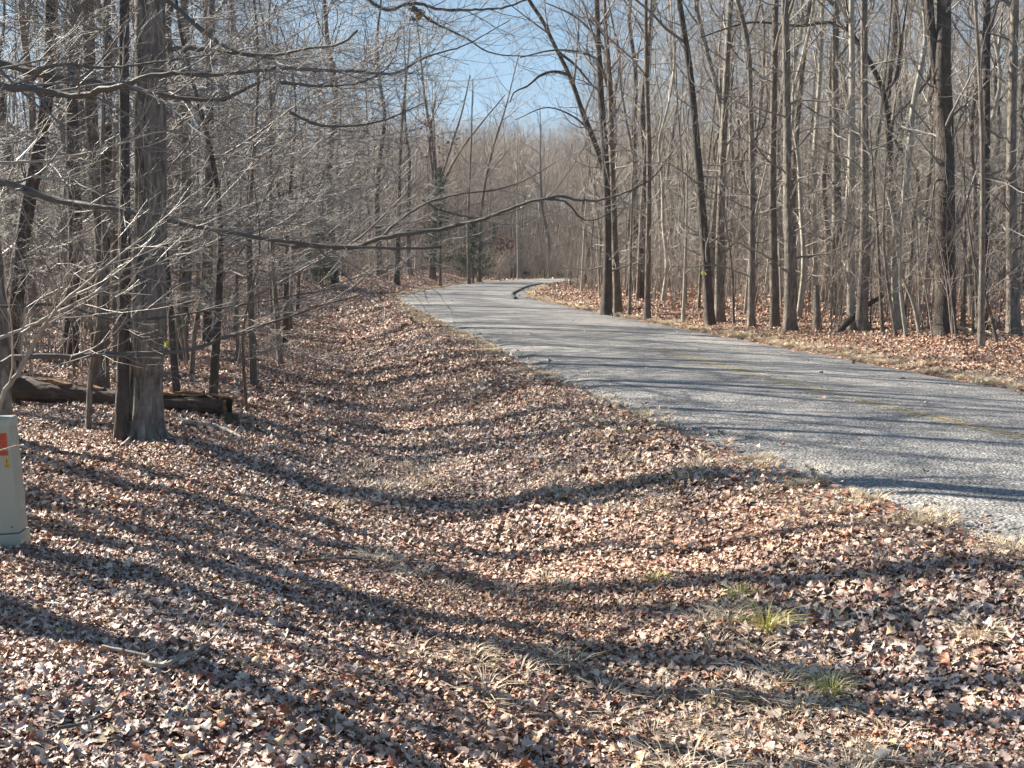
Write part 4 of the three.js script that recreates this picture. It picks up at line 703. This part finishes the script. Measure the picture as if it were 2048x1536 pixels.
// ------------------------------------------------------------------ evergreens
const needleMat = new THREE.MeshStandardMaterial({ color: new THREE.Color(0.045, 0.07, 0.035), roughness: 0.75, side: THREE.DoubleSide });
function evergreen(label, x, y, d, H, R, seed, bottom = 0.05) {
  const p0 = at(x, y, d), base = V(p0.x, heightAt(p0.x, d), -d), rng = rngOf(seed), t = thing('evergreen_tree', label, 'evergreen', base), g = new Geo(), c = new Geo(), p = [], idx = [];
  const path = trunkPath([V(0, -0.1, 0), V(0.05, H * 0.5, 0), V(0, H, 0.05)], 12); g.tube(path, trunkRadii(12, H * 0.012, 0.01, H), 8); part('trunk', g.build(), M.brownBark, t);
  for (let k = 0; k < 150; k++) {
    const u = bottom + (1 - bottom) * Math.pow(rng(), 0.9), a = rng() * 6.28, L = R * (1 - u * 0.88) * (0.6 + rng() * 0.5), y0 = u * H * 0.97, tip = V(Math.cos(a) * L, y0 + L * (0.15 + rng() * 0.45), Math.sin(a) * L), root = V(0, y0, 0);
    c.tube([root, root.clone().lerp(tip, 0.5), tip], [0.012, 0.008, 0.003], 3);
    const m = Math.round(10 + L * 18);
    for (let j = 0; j < m; j++) {
      const f = 0.2 + 0.8 * rng(), o = root.clone().lerp(tip, f).add(V((rng() - 0.5) * 0.3, (rng() - 0.5) * 0.22, (rng() - 0.5) * 0.3)), q = V(rng() - 0.5, rng() - 0.3, rng() - 0.5).normalize(), w = V(rng() - 0.5, rng() - 0.5, rng() - 0.5).cross(q).normalize(), l = 0.1 + rng() * 0.14, b = p.length / 3;
      for (const [s, h] of [[-0.025, 0], [0.025, 0], [0, 1]]) p.push(o.x + w.x * s + q.x * l * h, o.y + w.y * s + q.y * l * h, o.z + w.z * s + q.z * l * h);
      idx.push(b, b + 1, b + 2);
    }
  }
  const f = new THREE.BufferGeometry(); f.setAttribute('position', new THREE.Float32BufferAttribute(p, 3)); f.setIndex(idx); f.computeVertexNormals();
  const cr = part('crown', f, needleMat, t); part('boughs', c.build(), M.twigBrown, t);
  return t;
}
evergreen('dark narrow evergreen beside the road at the far end of the left woods', 880, 552, 72, 7.2, 1.6, 1, 0.1);
evergreen('low broad dark evergreen at the roadside just before the far bend', 946, 553, 80, 4.4, 2.2, 2);
evergreen('dark evergreen low behind the overhanging bough in the left woods', 640, 560, 58, 2.6, 1.4, 3);
evergreen('tall dull green evergreen half hidden in the left woods', 720, 552, 90, 13, 2.6, 4, 0.35);
evergreen('small pale green evergreen beyond the far bend', 985, 555, 115, 5.5, 2.4, 5);

// ------------------------------------------------------------------ leaves that still hang
function hanging(name, label, centre, n, spread, size, color, seed, category) {
  const rng = rngOf(seed), gs = [], mm = new THREE.Matrix4();
  for (let k = 0; k < n; k++) gs.push(pick(leafGeos, rng).clone().applyMatrix4(mm.compose(V((rng() + rng() - 1) * spread[0], (rng() + rng() - 1) * spread[1], (rng() + rng() - 1) * spread[0]), new THREE.Quaternion().setFromEuler(new THREE.Euler(rng() * 6, rng() * 6, rng() * 6)), V(size, size, size).multiplyScalar(0.7 + rng() * 0.6))));
  const m = top(name, mergeGeometries(gs), new THREE.MeshPhysicalMaterial({ color: new THREE.Color(...color), roughness: 0.9, transmission: 0.3, thickness: 0, side: THREE.DoubleSide }), label, category);
  m.position.copy(centre); return m;
}
hanging('leaf_cluster', 'withered brown leaves hanging from the bough at the top of the sky gap', at(838, 30, 13), 7, [0.13, 0.07], 0.11, [0.16, 0.1, 0.06], 1, 'leaves');
hanging('leaf_cluster', 'withered reddish leaves hanging on the upright stems left of the sky gap', at(880, 296, 66), 50, [1.4, 0.8], 0.15, [0.15, 0.075, 0.05], 2, 'leaves');
hanging('leaf_cluster', 'small clump of reddish leaves above the other hanging ones, left of the sky gap', at(852, 244, 66), 50, [0.5, 0.5], 0.15, [0.17, 0.075, 0.055], 3, 'leaves');
hanging('leaf_cluster', 'dark red withered leaves low beside the far bend', at(1005, 488, 78), 70, [0.9, 0.7], 0.18, [0.16, 0.07, 0.04], 4, 'leaves');
hanging('leaf_cluster', 'yellow-green leaves behind the stout furrowed trunk at its right side', at(337, 686, 16), 9, [0.09, 0.07], 0.08, [0.5, 0.52, 0.12], 5, 'leaves');
hanging('leaf_cluster', 'few yellow leaves in front of the bowed trunk on the right verge', at(1408, 545, 25.5), 6, [0.05, 0.08], 0.055, [0.6, 0.55, 0.15], 6, 'leaves');

// ------------------------------------------------------------------ mailbox, pin flag, edging, lawn
{
  const D = 103, p = at(1053, 546, D), y = heightAt(p.x, D), t = thing('mailbox', 'small black mailbox on a post at the outside of the far bend', 'mailbox', V(p.x, y, -D)), hy = p.y - y;
  const black = new THREE.MeshStandardMaterial({ color: new THREE.Color(0.02, 0.02, 0.022), roughness: 0.45, metalness: 0.3 }), s = new THREE.Shape();
  s.moveTo(-0.1, -0.12); s.lineTo(0.1, -0.12); s.lineTo(0.1, 0.04); s.absarc(0, 0.04, 0.1, 0, Math.PI); s.lineTo(-0.1, -0.12);
  part('body', new THREE.ExtrudeGeometry(s, { depth: 0.46, bevelEnabled: true, bevelSize: 0.006, bevelThickness: 0.006, bevelSegments: 2 }).translate(0, 0, -0.23).rotateY(1.45).translate(0, hy, 0), black, t);
  part('door', new THREE.ExtrudeGeometry(s, { depth: 0.012, bevelEnabled: false }).translate(0, 0, 0.24).rotateY(1.45).translate(0, hy, 0), black, t);
  part('post', new THREE.BoxGeometry(0.09, hy, 0.09).translate(0, hy / 2 - 0.13, 0), M.greyBark, t);
}
{
  const p = onGround(545, 640), D = -p.z, t = thing('pin_flag', 'small orange marker flag in the leaves at the edge of the left woods', 'flag', p), g = new Geo();
  g.tube([V(0, -0.05, 0), V(0.01, 0.3, 0), V(0.02, 0.45, 0)], [0.004, 0.004, 0.003], 6); part('wire', g.build(), new THREE.MeshStandardMaterial({ color: 0x777777, metalness: 0.8, roughness: 0.4 }), t);
  const f = new THREE.BoxGeometry(0.16, 0.12, 0.003, 8, 4, 1), q = f.attributes.position; for (let i = 0; i < q.count; i++) q.setZ(i, q.getZ(i) + 0.02 * Math.sin(q.getX(i) * 30)); f.computeVertexNormals();
  part('flag', f.translate(0.1, 0.39, 0), new THREE.MeshStandardMaterial({ color: new THREE.Color(0.85, 0.12, 0.03), roughness: 0.6, side: THREE.DoubleSide }), t);
}
{
  const pts = [[1031, 599], [1025, 590], [1036, 583], [1056, 574], [1085, 568]].map(([x, y]) => onGround(x, y)  .add(V(0, 0.04, 0))), g = new Geo(); g.tube(trunkPath(pts, 24), Array.from({ length: 25 }, (_, k) => 0.065 - 0.025 * k / 24), 10);
  top('drain_pipe', g.build(), new THREE.MeshStandardMaterial({ color: new THREE.Color(0.02, 0.02, 0.022), roughness: 0.6 }), 'black edging pipe lying along the inside of the far bend', 'pipe');
}
{
  const g = new THREE.PlaneGeometry(9, 9, 12, 12).rotateX(-Math.PI / 2), c = at(1196, 553, 112), q = g.attributes.position;
  for (let i = 0; i < q.count; i++) { const x = c.x + q.getX(i), d = 112 - q.getZ(i); q.setXYZ(i, x, heightAt(x, d) + 0.25, -d); }
  g.computeVertexNormals();
  tag(top('lawn', g, new THREE.MeshStandardMaterial({ color: new THREE.Color(0.2, 0.23, 0.09), roughness: 0.9 })), null, null, null, 'structure');
}
shadowed(scene);
renderer.render(scene, camera);
